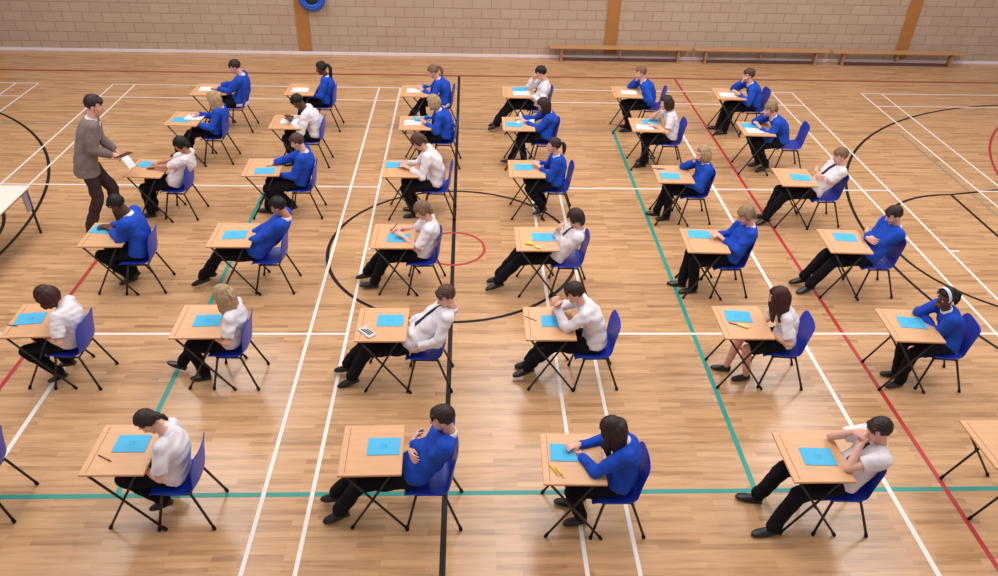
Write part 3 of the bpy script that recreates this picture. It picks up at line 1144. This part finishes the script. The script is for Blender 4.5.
    if topm == 'jacket':
        strip_front('shirt_front', 0.95, 0.5, 0.055, 0.012, M['white'], 0.010)
        strip_front('tie', 0.94, 0.52, 0.014, 0.022, M['tie'], 0.018)
    elif sp.get('tie'):
        strip_front('tie', 0.95, 0.3, 0.014, 0.028, M['tie'], 0.010)
    # bottom
    pm = M[sp.get('pants', 'black_cloth')]
    r = Raw()
    if bare:
        up = unit(spine(0.2) - Hc)
        r.loft([spine(0.16), Hc + V3(0.01, 0, 0), Hc + V3(0.10, 0, -0.015)], [(0.16, 0.115), (0.175, 0.125), (0.17, 0.09)], V3(0, 1, 0), n=20)
        for k in 'LR':
            hp, kn, an = legs[k]
            r.limb([hp, hp + (kn - hp) * 0.78], [0.092, 0.085])
        c = sum((legs[k][0] + (legs[k][1] - legs[k][0]) * 0.4) for k in 'LR') / 2
        r.sphere(c, (0.14, 0.12, 0.07))
        cm = remesh(r, 'skirt', [pm], 0.012, 3)
        wrinkle(cm, 0.004, seed + 9)
        child('skirt', finish(cm), root)
    else:
        r.sphere(Hc, (0.125 * S, 0.168 * S, 0.105 * S), n=20, k=12)
        r.sphere(spine(0.08), (0.112 * S, 0.158 * S, 0.075 * S), n=20, k=12)
        lw = sp.get('legw', 0.94 if fem else 1.0)
        for k in 'LR':
            hp, kn, an = legs[k]
            an2 = kn + (an - kn) * 0.98
            r.limb([hp, hp + (kn - hp) * 0.5, kn], [0.096 * S * lw, 0.090 * S * lw, 0.078 * S * lw])
            r.limb([kn, kn + (an2 - kn) * 0.4, an2], [0.078 * S * lw, 0.073 * S * lw, 0.070 * S * lw], n=14)
        cm = remesh(r, 'trousers', [pm], 0.0115, 3)
        wrinkle(cm, 0.0055, seed + 9, 20)
        child('trousers', finish(cm), root)
    # shoes
    for s, k in ((1, 'L'), (-1, 'R')):
        hp, kn, an = legs[k]
        shin = unit(kn - an)
        ang = math.degrees(math.atan2(-shin[0], shin[2]))       # > 0 when the foot is stretched forward
        up = min(50.0, max(0.0, ang - 16) * 0.95)
        if an[2] > 0.14:
            up = sp.get('toe', 12)
        up = sp.get('toe' + k, up)
        fm = B4 @ Matrix.Translation(Vector(an)) @ Matrix.Rotation(math.radians(s * sp.get('out', 10)), 4, 'Z') @ Matrix.Rotation(math.radians(-up), 4, 'Y') @ Matrix.Scale(S * (0.92 if fem else 1.0), 4)
        child('shoe', SHOES[sp.get('shoes', 'lace')], root, fm)
    return root, arms, B


# ------------------------------------------------------------------ the seating plan
ROWS = {6: 'back row', 5: 'fifth row', 4: 'fourth row', 3: 'third row', 2: 'second row', 1: 'front row'}
COLS = ['first from left', 'second from left', 'third from left', 'third from right', 'second from right', 'first from right']
#      row col   desk near-left corner      chair
DESKS = {
    1: (6, 0, 2.526, -2.612, .80, 0), 3: (6, 1, 4.200, -2.542, .73, -2), 5: (6, 2, 6.311, -2.542, .80, -1), 7: (6, 3, 8.214, -2.542, .72, 0), 9: (6, 4, 10.286, -2.453, .80, -3), 11: (6, 5, 12.238, -2.483, .80, -3),
    2: (5, 0, 2.526, -4.009, .80, -3), 4: (5, 1, 4.260, -4.118, .70, 0), 6: (5, 2, 6.411, -4.108, .78, 1), 8: (5, 3, 8.155, -4.098, .75, 0), 10: (5, 4, 10.355, -4.068, .72, -2), 12: (5, 5, 12.228, -4.187, .92, -3),
    13: (4, 0, 2.575, -5.942, .73, -3), 16: (4, 1, 4.260, -5.892, .86, 2), 17: (4, 2, 6.302, -5.892, .83, 1), 19: (4, 3, 8.185, -5.862, .76, 0), 21: (4, 4, 10.395, -6.001, .64, -1), 23: (4, 5, 12.238, -6.070, .78, -2),
    14: (3, 0, 2.744, -7.894, .68, 1), 15: (3, 1, 4.310, -7.884, .77, 0), 18: (3, 2, 6.351, -7.894, .68, 0), 20: (3, 3, 8.185, -7.943, .72, 0), 22: (3, 4, 10.365, -7.963, .64, -2), 24: (3, 5, 12.218, -7.953, .76, -3),
    25: (2, 0, 2.714, -9.717, .63, 3), 26: (2, 1, 4.448, -9.727, .60, 1), 27: (2, 2, 6.381, -9.777, .78, 0), 28: (2, 3, 8.194, -9.757, .80, 0), 29: (2, 4, 10.345, -9.737, .77, 0), 30: (2, 5, 12.198, -9.777, .72, -3),
    31: (1, 1, 4.300, -11.591, .77, 0), 32: (1, 2, 6.470, -11.620, .81, 1), 33: (1, 3, 8.224, -11.729, .70, -1), 34: (1, 4, 10.385, -11.729, .59, 0), 35: (1, 5, 12.248, -11.591, None, 1),
}


def place_of(k):
    row, col = DESKS[k][:2]
    if row == 1:
        c = {1: 'leftmost desk', 2: 'second desk from left', 3: 'third desk from left', 4: 'fourth desk from left', 5: 'cut off at right edge'}[col]
    else:
        c = COLS[col]
    return ROWS[row] + ', ' + c


used = False
first_chair = False


def table_point(k, dx, dy):
    row, col, x, y, c, yaw = DESKS[k]
    a = math.radians(yaw)
    o = np.array((x, y + 0.3))
    q = np.array((dx, dy))
    # the desk turns about its near left corner
    p0 = np.array((0, -0.3))
    d = q - p0
    return np.array((x, y)) + np.array((math.cos(a) * d[0] - math.sin(a) * d[1], math.sin(a) * d[0] + math.cos(a) * d[1]))


UNX = lambda x: (x - 0.00894 * 7.58146) / (1 - 0.00894)
UNY = lambda y: (y + 0.00894 * 16.08931) / (1 - 0.00894)
CHAIR_YAW = {9: -8, 12: -6, 14: 4, 13: -4, 20: -3, 29: -6, 30: -7, 34: -3}
for k, (row, col, x, y, c, yaw) in DESKS.items():
    d = DESK0 if not used else copy_tree(DESK0)
    used = True
    b = table_point(k, 0, 0)
    d.location = (b[0], b[1], 0)
    d.rotation_euler = (0, 0, math.radians(yaw))
    tag(d, 'light wood folding exam desk with crossed black legs, ' + place_of(k), 'desk', 'folding exam desks in rows')
    if c is not None:
        ch = CHAIR0 if not first_chair else copy_tree(CHAIR0)
        first_chair = True
        ch.location = (UNX(x) + c - 0.015, UNY(y) + 0.205, 0)
        ch.rotation_euler = (0, 0, math.radians(CHAIR_YAW.get(k, random.uniform(-2, 2))))
        tag(ch, 'blue plastic chair with splayed black legs, ' + place_of(k), 'chair', 'blue plastic chairs at the exam desks')
ch = copy_tree(CHAIR0)
ch.location = (3.21, -11.24, 0)
ch.rotation_euler = (0, 0, 0)
tag(ch, 'blue plastic chair cut off at left edge of the front row', 'chair', 'blue plastic chairs at the exam desks')

# papers
PAP = {1: [('w', .25, .02, 4)], 2: [('b', .22, -.07, 0), ('w', .40, .04, -4)], 3: [('w', .25, -.03, 3)], 4: [('w', .30, .02, 2)], 5: [('w', .26, .0, 3)], 6: [('w', .23, .0, 0), ('b', .37, .17, 6)],
       7: [('b', .33, .13, 0), ('w', .34, -.10, 2)], 8: [('b', .20, -.04, 0), ('w', .40, .10, -8)], 9: [('w', .31, -.03, 0)], 10: [('b', .36, .13, 4), ('w', .22, -.13, -4)], 11: [('w', .23, -.07, -3)],
       12: [('b', .20, .12, 0), ('w', .22, -.10, 0)], 13: [('b', .22, .11, -8)], 14: [('b', .17, .12, -8)], 15: [('b', .29, -.01, 2)], 16: [('b', .31, -.14, 3)], 17: [('b', .17, .11, 0)], 18: [('b', .33, -.06, 0)],
       19: [('b', .23, .04, 0)], 20: [('b', .36, .03, 0)], 21: [('b', .21, -.08, -1)], 22: [('b', .23, .15, -3)], 23: [('b', .35, -.02, -6)], 24: [('b', .31, .09, -4)], 25: [('b', .19, .02, 4)], 26: [('b', .33, .0, 2)],
       27: [('b', .35, .06, 0)], 28: [('b', .33, .03, 0)], 29: [('b', .25, .10, -6)], 30: [('b', .31, .04, -5)], 31: [('b', .32, .06, 0)], 32: [('b', .37, .03, 0)], 33: [('b', .22, .06, -2)], 34: [('b', .31, -.01, -2)]}
BW, BH = 0.285, 0.205
r = Raw()
r.box((0, 0, 0.0024), (BW, BH, 0.0035))
bk = r.mesh('exam_booklet', [M['paper_blue']], False)
r = Raw()
for i in range(3):
    r.box((0.02 - i * 0.022, 0.0, 0.00435), (0.006 if i else 0.012, 0.05 + 0.012 * i, 0.0005))
bprint = r.mesh('printed_lines', [M['print']], False)
r = Raw()
r.box((0, 0, 0.0012), (0.297, 0.21, 0.0014))
wp = r.mesh('answer_sheet', [M['paper_white']], False)
for k, lst in PAP.items():
    nb = 0
    for kind, dx, dy, rz in lst:
        b = table_point(k, dx, dy)
        z = DH + 0.0011 + nb * 0.0045
        nb += 1
        if kind == 'b':
            o = link('exam_booklet', bk, None, loc=(b[0], b[1], z))
            tag(o, 'cyan blue exam booklet on the desk, ' + place_of(k), 'booklet', 'blue exam booklets on the desks')
            link('printed_lines', bprint, o)
        else:
            o = link('answer_sheet', wp, None, loc=(b[0], b[1], z))
            tag(o, 'white answer sheet on the desk, ' + place_of(k), 'paper', 'white answer sheets on the desks')
        o.rotation_euler = (0, 0, math.radians(rz + DESKS[k][5]))


def stick(name, k, dx, dy, rz, L, rad, mat, label, cat, tip=None):
    b = table_point(k, dx, dy)
    r = Raw()
    r.loft([(-L / 2, 0, 0), (L / 2 - 0.022, 0, 0)], [rad, rad], (0, 1, 0), n=10)
    o = link(name, r.mesh(name, [M[mat]]), None, loc=(b[0], b[1], DH + rad + 0.0006))
    o.rotation_euler = (0, 0, math.radians(rz))
    tag(o, label, cat)
    r = Raw()
    r.loft([(L / 2 - 0.022, 0, 0), (L / 2 - 0.006, 0, 0), (L / 2, 0, 0)], [rad, rad * 0.45, rad * 0.12], (0, 1, 0), n=10)
    link('tip', r.mesh('tip', [M[tip or 'pen_black']]), o)
    return o


stick('pencil', 31, .155, -.115, -28, .16, .0055, 'pen_brown', 'brown pencil lying on the leftmost front row desk', 'pencil')
stick('pen', 25, .06, -.10, -12, .13, .0045, 'pen_black', 'dark pen by the blue booklet, second row, first from left', 'pen')
stick('pencil', 28, .075, .07, -35, .16, .004, 'pen_brown', 'thin brown pencil near far edge of desk, second row, third from right', 'pencil')
stick('pen', 21, .08, .17, -8, .16, .006, 'pen_purple', 'purple grey pen on desk in fourth row, farther of two', 'pen')
stick('pen', 21, .12, .145, 10, .14, .006, 'pen_purple', 'purple grey pen on desk in fourth row, nearer of two', 'pen')
stick('highlighter', 33, .10, -.15, -62, .14, .009, 'yellow', 'yellow highlighter on front row desk, left of the two', 'highlighter', 'pale_yellow')
stick('highlighter', 33, .145, -.175, -60, .14, .009, 'yellow', 'yellow highlighter on front row desk, right of the two', 'highlighter', 'pale_yellow')
stick('pen', 29, .17, -.05, -25, .13, .006, 'pen_black', 'dark pen beside pale yellow pencil case, second row from the front', 'pen')
# soft yellow pencil cases


def pouch(k, dx, dy, rz, L, w, h, mat, label, zip_mat):
    b = table_point(k, dx, dy)
    r = Raw()
    r.loft([(-L / 2, 0, h * .35), (-L * .42, 0, h * .45), (-L * .1, 0.004, h * .5), (L * .2, -0.003, h * .5), (L * .43, 0, h * .42), (L / 2, 0, h * .35)],
           [(w * .22, h * .18), (w * .46, h * .42), (w * .5, h * .5), (w * .5, h * .48), (w * .42, h * .4), (w * .18, h * .15)], (0, 1, 0), n=16, power=2.4)
    o = link('pencil_case', r.mesh('pencil_case', [M[mat]]), None, loc=(b[0], b[1], DH + 0.0015))
    o.rotation_euler = (0, 0, math.radians(rz))
    tag(o, label, 'pencil case')
    r = Raw()
    r.tube([(-L * .38, 0, h * .93), (0, 0, h * 1.0), (L * .38, 0, h * .92)], 0.003, n=6)
    link('zip', r.mesh('zip', [M[zip_mat]]), o)
    return o


pouch(20, .175, -.15, -18, .12, .06, .03, 'yellow', 'yellow pencil case on the slouching candidate desk, third row', 'pale_yellow')
pouch(20, .27, -.235, -32, .10, .04, .022, 'pale_yellow', 'small pale yellow pouch near desk edge, third row', 'yellow')
pouch(29, .25, -.085, -28, .13, .045, .025, 'pale_yellow', 'pale yellow pencil case beside blue booklet, second row', 'yellow')
# clear pencil case with black pens
b = table_point(27, .12, -.155)
t = bpy.data.objects.new('pencil_case', None)
COL.objects.link(t)
t.location = (b[0], b[1], DH + 0.0008)
t.rotation_euler = (0, 0, math.radians(-48))
tag(t, 'pale grey pencil case with black pens on the second row desk, third from left', 'pencil case')
r = Raw()
r.box((0, 0, 0.008), (0.21, 0.10, 0.015), bev=0.006)
link('pouch', r.mesh('pouch', [M['case_grey']], False), t)
for i, yy in enumerate((-0.022, 0.0, 0.024)):
    r = Raw()
    r.tube([(-0.07 + 0.02 * i, yy, 0.0195), (0.07, yy + 0.008, 0.0195)], 0.0045, n=8)
    link('pen', r.mesh('pen', [M['pen_black']]), t)

# ------------------------------------------------------------------ the candidates
# desk frame: dx to the right of the desk's left edge, dy away from the camera; figures face -x


TABLE = 0.792


def flat(dx, dy, curl=.25, **kw):
    d = dict(w=(dx, dy, TABLE), curl=curl, n=(0, 0, 1))
    d.update(kw)
    return d


def lap(dx, dy, z=.66, curl=.4, **kw):
    d = dict(w=(dx, dy, z), curl=curl, n=(0, 0, 1))
    d.update(kw)
    return d


def chin(dx, dy, z, ex, ey, ez=.75, curl=.8, d=None, n=None):
    a = dict(w=(dx, dy, z), e=(ex, ey, ez), curl=curl, n=n or (0, 0, 1))
    if d:
        a['d'] = d
    return a


# L is the near hand (left), R the far hand; positions in desk frame
PEOPLE = {
    1: dict(hair=('short', 'dkbrown'), top='blue', tail=1, hip=.84, head=(.85, 1.15), look=(28, 0, 0), L=flat(.50, -.06), R=flat(.50, .10), fl=(.42, -.12), fr=(.36, .08),
            t='blue jumper with white shirt tail, hands on desk'),
    2: dict(f=1, hair=('long', 'blonde'), top='blue', hip=.78, head=(.83, 1.07), look=(30, 0, 0), L=lap(.58, -.16, .70), R=flat(.52, .08), fl=(-.02, -.05, .14), fr=(.15, .04, .02), toe=5,
            t='blue jumper with legs crossed under desk, head bent'),
    3: dict(f=1, hair=('longpony', 'black'), skin='dark', top='blue', hip=.72, head=(.70, 1.12), look=(18, 0, 0), L=lap(.45, -.13, .68), R=lap(.44, .06, .68), fl=(.15, -.1), fr=(.22, .08),
            t='blue jumper sitting upright with hands in lap'),
    4: dict(hair=('short', 'black'), skin='dark', top='white', hip=.72, head=(.50, 1.08), look=(48, 0, 0), L=flat(.40, -.12), R=flat(.36, .12), fl=(.30, -.1), fr=(.25, .08), bulge=.09,
            t='white shirt hunched low over white sheet'),
    5: dict(f=1, hair=('pony', 'ltbrown'), top='blue', tail=1, hip=.80, head=(.62, 1.09), look=(30, 0, 0), L=flat(.44, -.08), R=flat(.40, .12), fl=(.10, -.03, .13), fr=(.36, .06), toe=5, bulge=.08,
            t='blue jumper over white shirt tail, crossed legs'),
    6: dict(f=1, hair=('bob', 'blonde'), top='blue', hip=.78, head=(.58, 1.10), look=(30, 0, 0), L=flat(.46, -.10), R=flat(.40, .12), fl=(.35, -.1), fr=(.30, .08), bulge=.08,
            t='blue jumper leaning over white paper'),
    7: dict(hair=('short', 'black'), top='white', tie=1, hip=.62, head=(.70, 1.09), look=(25, -5, 0), L=lap(.52, -.16, .72), R=chin(.60, .04, 1.10, .46, .16, .77, .5, (0.15, -.5, .8), (-.9, 0, .3)), fl=(-.26, -.1), fr=(-.18, .06),
            t='white shirt, forehead propped on hand, legs stretched'),
    8: dict(f=1, hair=('straight', 'dkbrown'), top='blue', shoes='boot', hip=.73, head=(.68, 1.07), look=(35, 8, 0), L=flat(.40, .0), R=flat(.34, .18), fl=(.10, -.06, .05), fr=(.34, .06), bulge=.07,
            t='blue jumper and black boots, writing on white sheet'),
    9: dict(hair=('crop', 'ltbrown'), top='blue', hip=.70, head=(.50, 1.09), look=(12, 0, 0), L=lap(.52, -.10, .70), R=chin(.44, .06, .97, .36, .20, .79, .8, (.2, -.3, .9), (-.9, .2, .2)), fl=(.32, -.12), fr=(.36, .06), bulge=.07,
            t='blue jumper with chin on raised hand, legs forward'),
    10: dict(f=1, hair=('bob', 'dkbrown'), top='white', short=1, hip=.69, head=(.56, 1.12), look=(15, 0, 0), L=flat(.38, -.16), R=chin(.46, .06, .96, .36, .17, .79, .9, (.2, -.2, .9), (-.9, .2, .2)), fl=(.22, -.1), fr=(.30, .07),
             t='white short-sleeved shirt with hand to face'),
    11: dict(hair=('short', 'brown'), top='blue', hip=.76, head=(.58, 1.08), look=(8, 0, 0), L=flat(.40, -.16), R=chin(.48, .06, .96, .38, .18, .79, .9, (.2, -.3, .9), (-.9, .2, .2)), fl=(.20, -.16), fr=(.14, .06), bulge=.07,
             t='blue jumper resting chin on hand beside white sheet'),
    12: dict(hair=('thick', 'dirty'), top='blue', hip=.72, head=(.44, 1.08), look=(22, 0, 0), L=flat(.30, -.06), R=chin(.36, .06, .96, .28, .18, .79, .9, (.2, -.3, .9), (-.9, .2, .2)), fl=(.46, -.13), fr=(.40, .08), bulge=.08,
             t='blue jumper leaning far forward off chair back'),
    13: dict(f=1, hair=('thick', 'black'), skin='mid', top='white', short=1, cut=.95, hip=.64, head=(.86, 1.10), look=(28, 0, 0), L=flat(.40, -.06), R=flat(.44, .10), fl=(.20, -.13), fr=(.18, .06),
             t='white shirt facing the standing invigilator'),
    14: dict(hair=('short', 'black'), skin='dark', top='blue', hip=.66, head=(.53, 1.17), look=(38, 0, 0), L=flat(.36, .02), R=flat(.28, .17), fl=(.46, -.06), fr=(.40, .1), bulge=.06,
             t='blue jumper seen from behind, bent over booklet'),
    15: dict(hair=('short', 'black'), skin='mid', top='blue', hip=.55, head=(.92, 1.15), look=(25, -8, 0), L=lap(.42, -.08, .65), R=lap(.40, .06, .65), fl=(-.28, -.08), fr=(-.20, .09), bulge=.02,
             t='blue jumper slouching back with legs stretched forward'),
    16: dict(hair=('short', 'brown'), top='blue', hip=.80, head=(.83, 1.14), look=(25, 0, 0), L=lap(.55, -.10, .68), R=flat(.42, .08), fl=(.69, -.12), fr=(.22, -.03),
             t='blue jumper with one arm reaching onto desk'),
    17: dict(hair=('thick', 'brown'), top='white', hip=.78, head=(.55, 1.16), look=(42, 0, 0), L=flat(.42, -.10), R=flat(.36, .08), fl=(.42, -.14), fr=(.40, .05), bulge=.08,
             t='white shirt bowed over desk on both forearms'),
    18: dict(hair=('thick', 'ltbrown'), top='white', short=1, cut=.9, hip=.62, head=(.66, 1.11), look=(30, 0, 0), L=flat(.42, -.10), R=flat(.36, .13, .7), fl=(-.06, -.08, .02), fr=(-.20, .05, .06), toe=20,
             t='white shirt holding a dark pen, ankles crossed'),
    19: dict(f=1, hair=('pony', 'dkbrown'), top='blue', hip=.71, head=(.66, 1.11), look=(5, 0, 0), L=flat(.47, -.04), R=flat(.46, .14), fl=(.50, -.12), fr=(.54, .08),
             t='blue jumper sitting upright with arms folded on desk'),
    20: dict(hair=('thick', 'dkbrown'), top='white', tie=1, hip=.51, head=(.75, 1.04), look=(18, -35, 0), L=lap(.54, .02, .82, d=(.2, .6, .5), n=(-1, .2, .3)), R=lap(.52, -.01, .90, d=(.3, -.5, .7), n=(-1, -.2, .3)), fl=(-.36, -.12), fr=(-.28, .04), bulge=.03,
             t='white shirt and tie slouching with legs far forward'),
    21: dict(f=1, hair=('bob', 'blonde'), top='blue', hip=.63, head=(.66, 1.07), look=(12, 10, 0), L=lap(.40, -.14, .68), R=chin(.54, .06, .92, .44, .17, .79, .8, (.2, -.3, .9), (-.9, .2, .2)), fl=(.18, -.08), fr=(.06, .06),
             t='blue jumper with far hand raised to cheek'),
    22: dict(hair=('thick', 'dirty'), top='blue', hip=.60, head=(.73, 1.11), look=(28, 0, 0), L=flat(.49, -.04), R=flat(.46, .08), fl=(.14, -.10), fr=(.03, .05),
             t='blue jumper leaning back, hands at desk edge'),
    23: dict(hair=('short', 'ltbrown'), skin='light', top='white', short=1, tie=1, hip=.56, head=(.86, 1.08), look=(14, 0, 0), L=lap(.56, .04, .84, d=(.25, .9, -.1), n=(-1, .3, .2)), R=lap(.54, -.05, .80, d=(.25, -.9, .1), n=(-1, -.3, .2)), fl=(-.16, -.13), fr=(-.08, .05), bulge=.03,
             t='white short-sleeved shirt and tie, arms folded'),
    24: dict(hair=('short', 'dkbrown'), top='blue', hip=.58, head=(.79, 1.12), look=(28, 0, 0), L=lap(.535, .04, .86, d=(.25, .9, -.1), n=(-1, .3, .2)), R=lap(.515, -.05, .82, d=(.25, -.9, .1), n=(-1, -.3, .2)), fl=(-.16, -.12), fr=(-.20, .05), bulge=.04,
             t='blue jumper leaning back with arms folded'),
    25: dict(f=1, hair=('bob', 'redbrown'), top='white', short=1, hip=.60, head=(.50, 1.07), look=(50, 0, 0), L=lap(.44, -.18, .68), R=lap(.42, .10, .68), fl=(.40, -.16), fr=(.44, .03), bulge=.08,
             t='white short-sleeved shirt, head hanging over booklet'),
    26: dict(f=1, hair=('long', 'blonde'), top='white', short=1, hip=.56, head=(.58, 1.09), look=(28, 0, 0), L=lap(.42, -.18, .70), R=lap(.40, .08, .70), fl=(.17, -.08), fr=(-.12, .05, .04),
             t='white short-sleeved shirt, one foot stretched out'),
    27: dict(hair=('short', 'brown'), top='white', tie=1, hip=.57, head=(.97, 1.12), look=(18, 30, 0), L=lap(.68, -.22, .60, pole=(-.6, .5, -.2)), R=lap(.46, .06, .64), fl=(-.14, -.14), fr=(-.24, .03), bulge=.01,
             t='white shirt and dark tie leaning far back'),
    28: dict(hair=('short', 'dkbrown'), top='white', hip=.77, head=(.51, 1.15), look=(28, 0, 0), L=chin(.36, -.02, .90, .44, -.15, .79, .6, (-.2, .3, .7), (-.5, -.8, 0)), R=chin(.36, .08, .90, .36, .20, .79, .6, (-.2, -.3, .7), (-.5, .8, 0)), fl=(-.04, -.03), fr=(.02, .11), bulge=.07,
             t='white shirt leaning on elbows with hands clasped'),
    29: dict(f=1, hair=('veil', 'redbrown'), top='white', short=1, skirt=1, shoes='flat', hip=.72, head=(.57, 1.09), look=(20, -12, 0), L=lap(.54, -.12, .68), R=lap(.52, .08, .68), fl=(.34, -.10), fr=(.16, .06), bulge=.06,
             t='white short-sleeved shirt and black skirt'),
    30: dict(f=1, hair=('pony', 'black'), skin='dark', band=1, top='blue', hip=.70, head=(.53, 1.11), look=(10, 14, 0), L=flat(.46, .10), R=chin(.50, .06, .97, .42, .18, .79, .9, (.2, -.3, .9), (-.9, .2, .2)), fl=(.22, -.18), fr=(.26, -.02), bulge=.07,
             t='blue jumper and pale headband, chin resting on hand'),
    31: dict(f=1, hair=('bun', 'dkbrown'), top='white', short=1, hip=.69, head=(.60, 1.09), look=(48, 0, 0), L=lap(.50, -.15, .68), R=lap(.50, .10, .68), fl=(.55, -.08), fr=(.58, .1), bulge=.07,
             t='white short-sleeved shirt bent low over desk'),
    32: dict(hair=('short', 'dkbrown'), top='blue', hip=.63, head=(.90, 1.15), look=(12, 0, 0), L=lap(.635, .04, .83, d=(.3, .9, -.1), n=(-1, .3, .2)), R=lap(.615, -.05, .79, d=(.25, -.9, .1), n=(-1, -.3, .2)), fl=(-.10, -.15), fr=(-.22, .02), bulge=.03,
             t='blue jumper leaning back with folded arms'),
    33: dict(f=1, hair=('veil', 'dkbrown'), top='blue', hip=.68, head=(.58, 1.12), look=(45, -10, 0), L=dict(w=(.36, -.02, .77), e=(.42, -.20, .77), curl=.4, n=(0, 0, 1)), R=flat(.34, .12), fl=(.34, -.1), fr=(.28, .1), bulge=.07,
             t='blue jumper slumped with forearm along desk edge'),
    34: dict(hair=('short', 'dkbrown'), top='white', short=1, cut=.62, tie=1, hip=.54, head=(.72, 1.09), look=(14, 6, 0), L=chin(.60, -.06, .98, .48, -.18, .79, .7, (.1, .5, .5), (-.7, -.6, .2)), R=chin(.58, .08, .97, .44, .20, .79, .7, (.1, -.5, .4), (-.7, .6, .2)), fl=(-.10, -.24), fr=(-.12, .13), bulge=.04,
             t='white short-sleeved shirt, both hands at mouth'),
}
HELD = {}
for k, q in PEOPLE.items():
    row, col, x, y, c, yaw = DESKS[k]
    dcy = y + 0.3                      # the desk's centre line
    x = UNX(x)
    cy = UNY(y) + 0.23
    base = (x + q['hip'], cy, 0)
    conv = lambda p3, o=dcy - cy: (-(p3[0] - q['hip']), -p3[1] - o, p3[2])      # desk frame -> figure frame
    sp = {a: b for a, b in q.items() if a not in ('t', 'hip', 'head', 'L', 'R', 'fl', 'fr')}
    sp['hip'] = (0.0, 0.02, 0.545)
    sp['head'] = (-(q['head'][0] - q['hip']), 0.0, q['head'][1] + 0.015)
    for a, s in (('L', 1), ('R', -1)):
        d = dict(q[a])
        d['w'] = conv(d['w'])
        if 'e' in d:
            d['e'] = conv(d['e'])
        for v in ('d', 'n', 'pole'):
            if v in d and v != 'pole':
                d[v] = (-d[v][0], -d[v][1], d[v][2])
        sp['arm' + a] = d
    for a, f in (('L', q['fl']), ('R', q['fr'])):
        f = tuple(f) + ((0.0,) if len(f) == 2 else ())
        sp['foot' + a] = conv(f)
    sp['s'] = 0.95 if q.get('f') else 0.985
    sp['group'] = 'exam candidates seated at the desks'
    root, arms, B = figure(base, (-1, 0, 0), sp, 'person in ' + q['t'] + ', ' + place_of(k), k * 13)
    HELD[k] = (root, arms, B)

# pen held by the candidate in the third row
root, arms, B = HELD[18]
w = np.array(root.location) + B @ (arms['R'][2] + unit(arms['R'][3]) * 0.105)
r = Raw()
r.tube([(0, 0, 0), (0.05, 0.02, 0.055)], 0.0055, n=8)
r.tube([(0, 0, 0), (-0.05, -0.02, -0.03)], 0.005, n=8)
tag(link('pen', r.mesh('pen', [M['pen_black']]), None, loc=(w[0], w[1], max(w[2], DH + 0.04))), 'dark pen in the hand of the white-shirted writer, third row', 'pen')

# ------------------------------------------------------------------ the invigilator
sp = dict(s=1.1, hair=('short', 'dkbrown'), skin='light', top='jacket', pants='brown_cloth', hip=(0.02, 0, 1.02), head=(0.33, -0.02, 1.85), look=(18, -8, 0),
          bulge=0.02, hunch=0.02, kmax=9, footL=(0.30, 0.08, 0.0), footR=(-0.10, -0.08, 0.0), kneeL=(1, 0.05, 0.1), kneeR=(1, -0.05, 0.1), toeL=0, toeR=-6,
          armR=dict(w=(0.40, -0.20, 1.17), curl=.7, n=(0, -.8, .5), pole=(-0.8, -0.3, -0.6)), armL=dict(w=(0.42, 0.10, 1.12), curl=.7, n=(0, .6, .7), pole=(-0.6, 0.5, -0.7)))
base = (2.18, -6.10, 0)
man, arms, B = figure(base, (0.93, 0.367, 0), sp, 'person standing in grey jacket and brown trousers, holding papers beside a desk', 991)
wR = np.array(base) + B @ (arms['R'][2] + unit(arms['R'][3]) * 0.08)
wL = np.array(base) + B @ (arms['L'][2] + unit(arms['L'][3]) * 0.08)
r = Raw()
r.box((0.08, 0, 0.0), (0.23, 0.13, 0.006))
o = link('folder', r.mesh('folder', [M['bench_dark']], False), None, loc=(wR[0], wR[1], wR[2] + 0.0))
o.rotation_euler = (-0.55, -0.42, 0.05)
tag(o, 'brown folder held out by the standing person in grey jacket', 'folder')
r = Raw()
V, F = [], []
for i in range(9):
    u = i / 8
    for s in (-1, 1):
        V.append((0.20 * u, s * 0.06, 0.02 * math.sin(u * 2.2) - 0.16 * u * u))
    if i:
        F.append((2 * i - 2, 2 * i - 1, 2 * i + 1, 2 * i))
n0 = len(V)
V += [(a, b, c - 0.002) for a, b, c in V]
F += [tuple(q + n0 for q in f[::-1]) for f in F]
r.add(V, F)
o = link('paper_sheet', r.mesh('paper_sheet', [M['paper_white']]), None, loc=(wL[0], wL[1], wL[2] - 0.01))
o.rotation_euler = (0, 0, -0.5)
tag(o, 'white drooping sheet in the hand of the standing person', 'paper')

# ------------------------------------------------------------------ the invigilator's table at the left edge
t = bpy.data.objects.new('side_table', None)
COL.objects.link(t)
t.location = (0.55, -6.9, 0)
tag(t, 'cream topped table cut off at the left edge behind the standing person', 'table')
r = Raw()
r.box((0.14, 0.02, 0.728), (1.42, 1.32, 0.024), bev=0.005)
link('tabletop', r.mesh('tabletop', [M['table_white']], False), t)
r = Raw()
r.box((0.14, 0.02, 0.70), (1.36, 1.26, 0.03))
link('under_frame', r.mesh('under_frame', [M['steel']], False), t)
for sx, sy in ((1, 1), (1, -1), (-1, 1), (-1, -1)):
    r = Raw()
    r.tube([(0.14 + sx * 0.66, 0.02 + sy * 0.60, 0.70), (0.14 + sx * 0.66, 0.02 + sy * 0.60, 0.002)], 0.017)
    leg = link('leg', r.mesh('leg', [M['steel']]), t)
    r = Raw()
    r.box((0.14 + sx * 0.66, 0.02 + sy * 0.56, 0.55), (0.02, 0.16, 0.30), bev=0.004)
    link('bracket', r.mesh('bracket', [M['grey_panel']], False), leg)['label'] = 'lavender grey bracket panel'
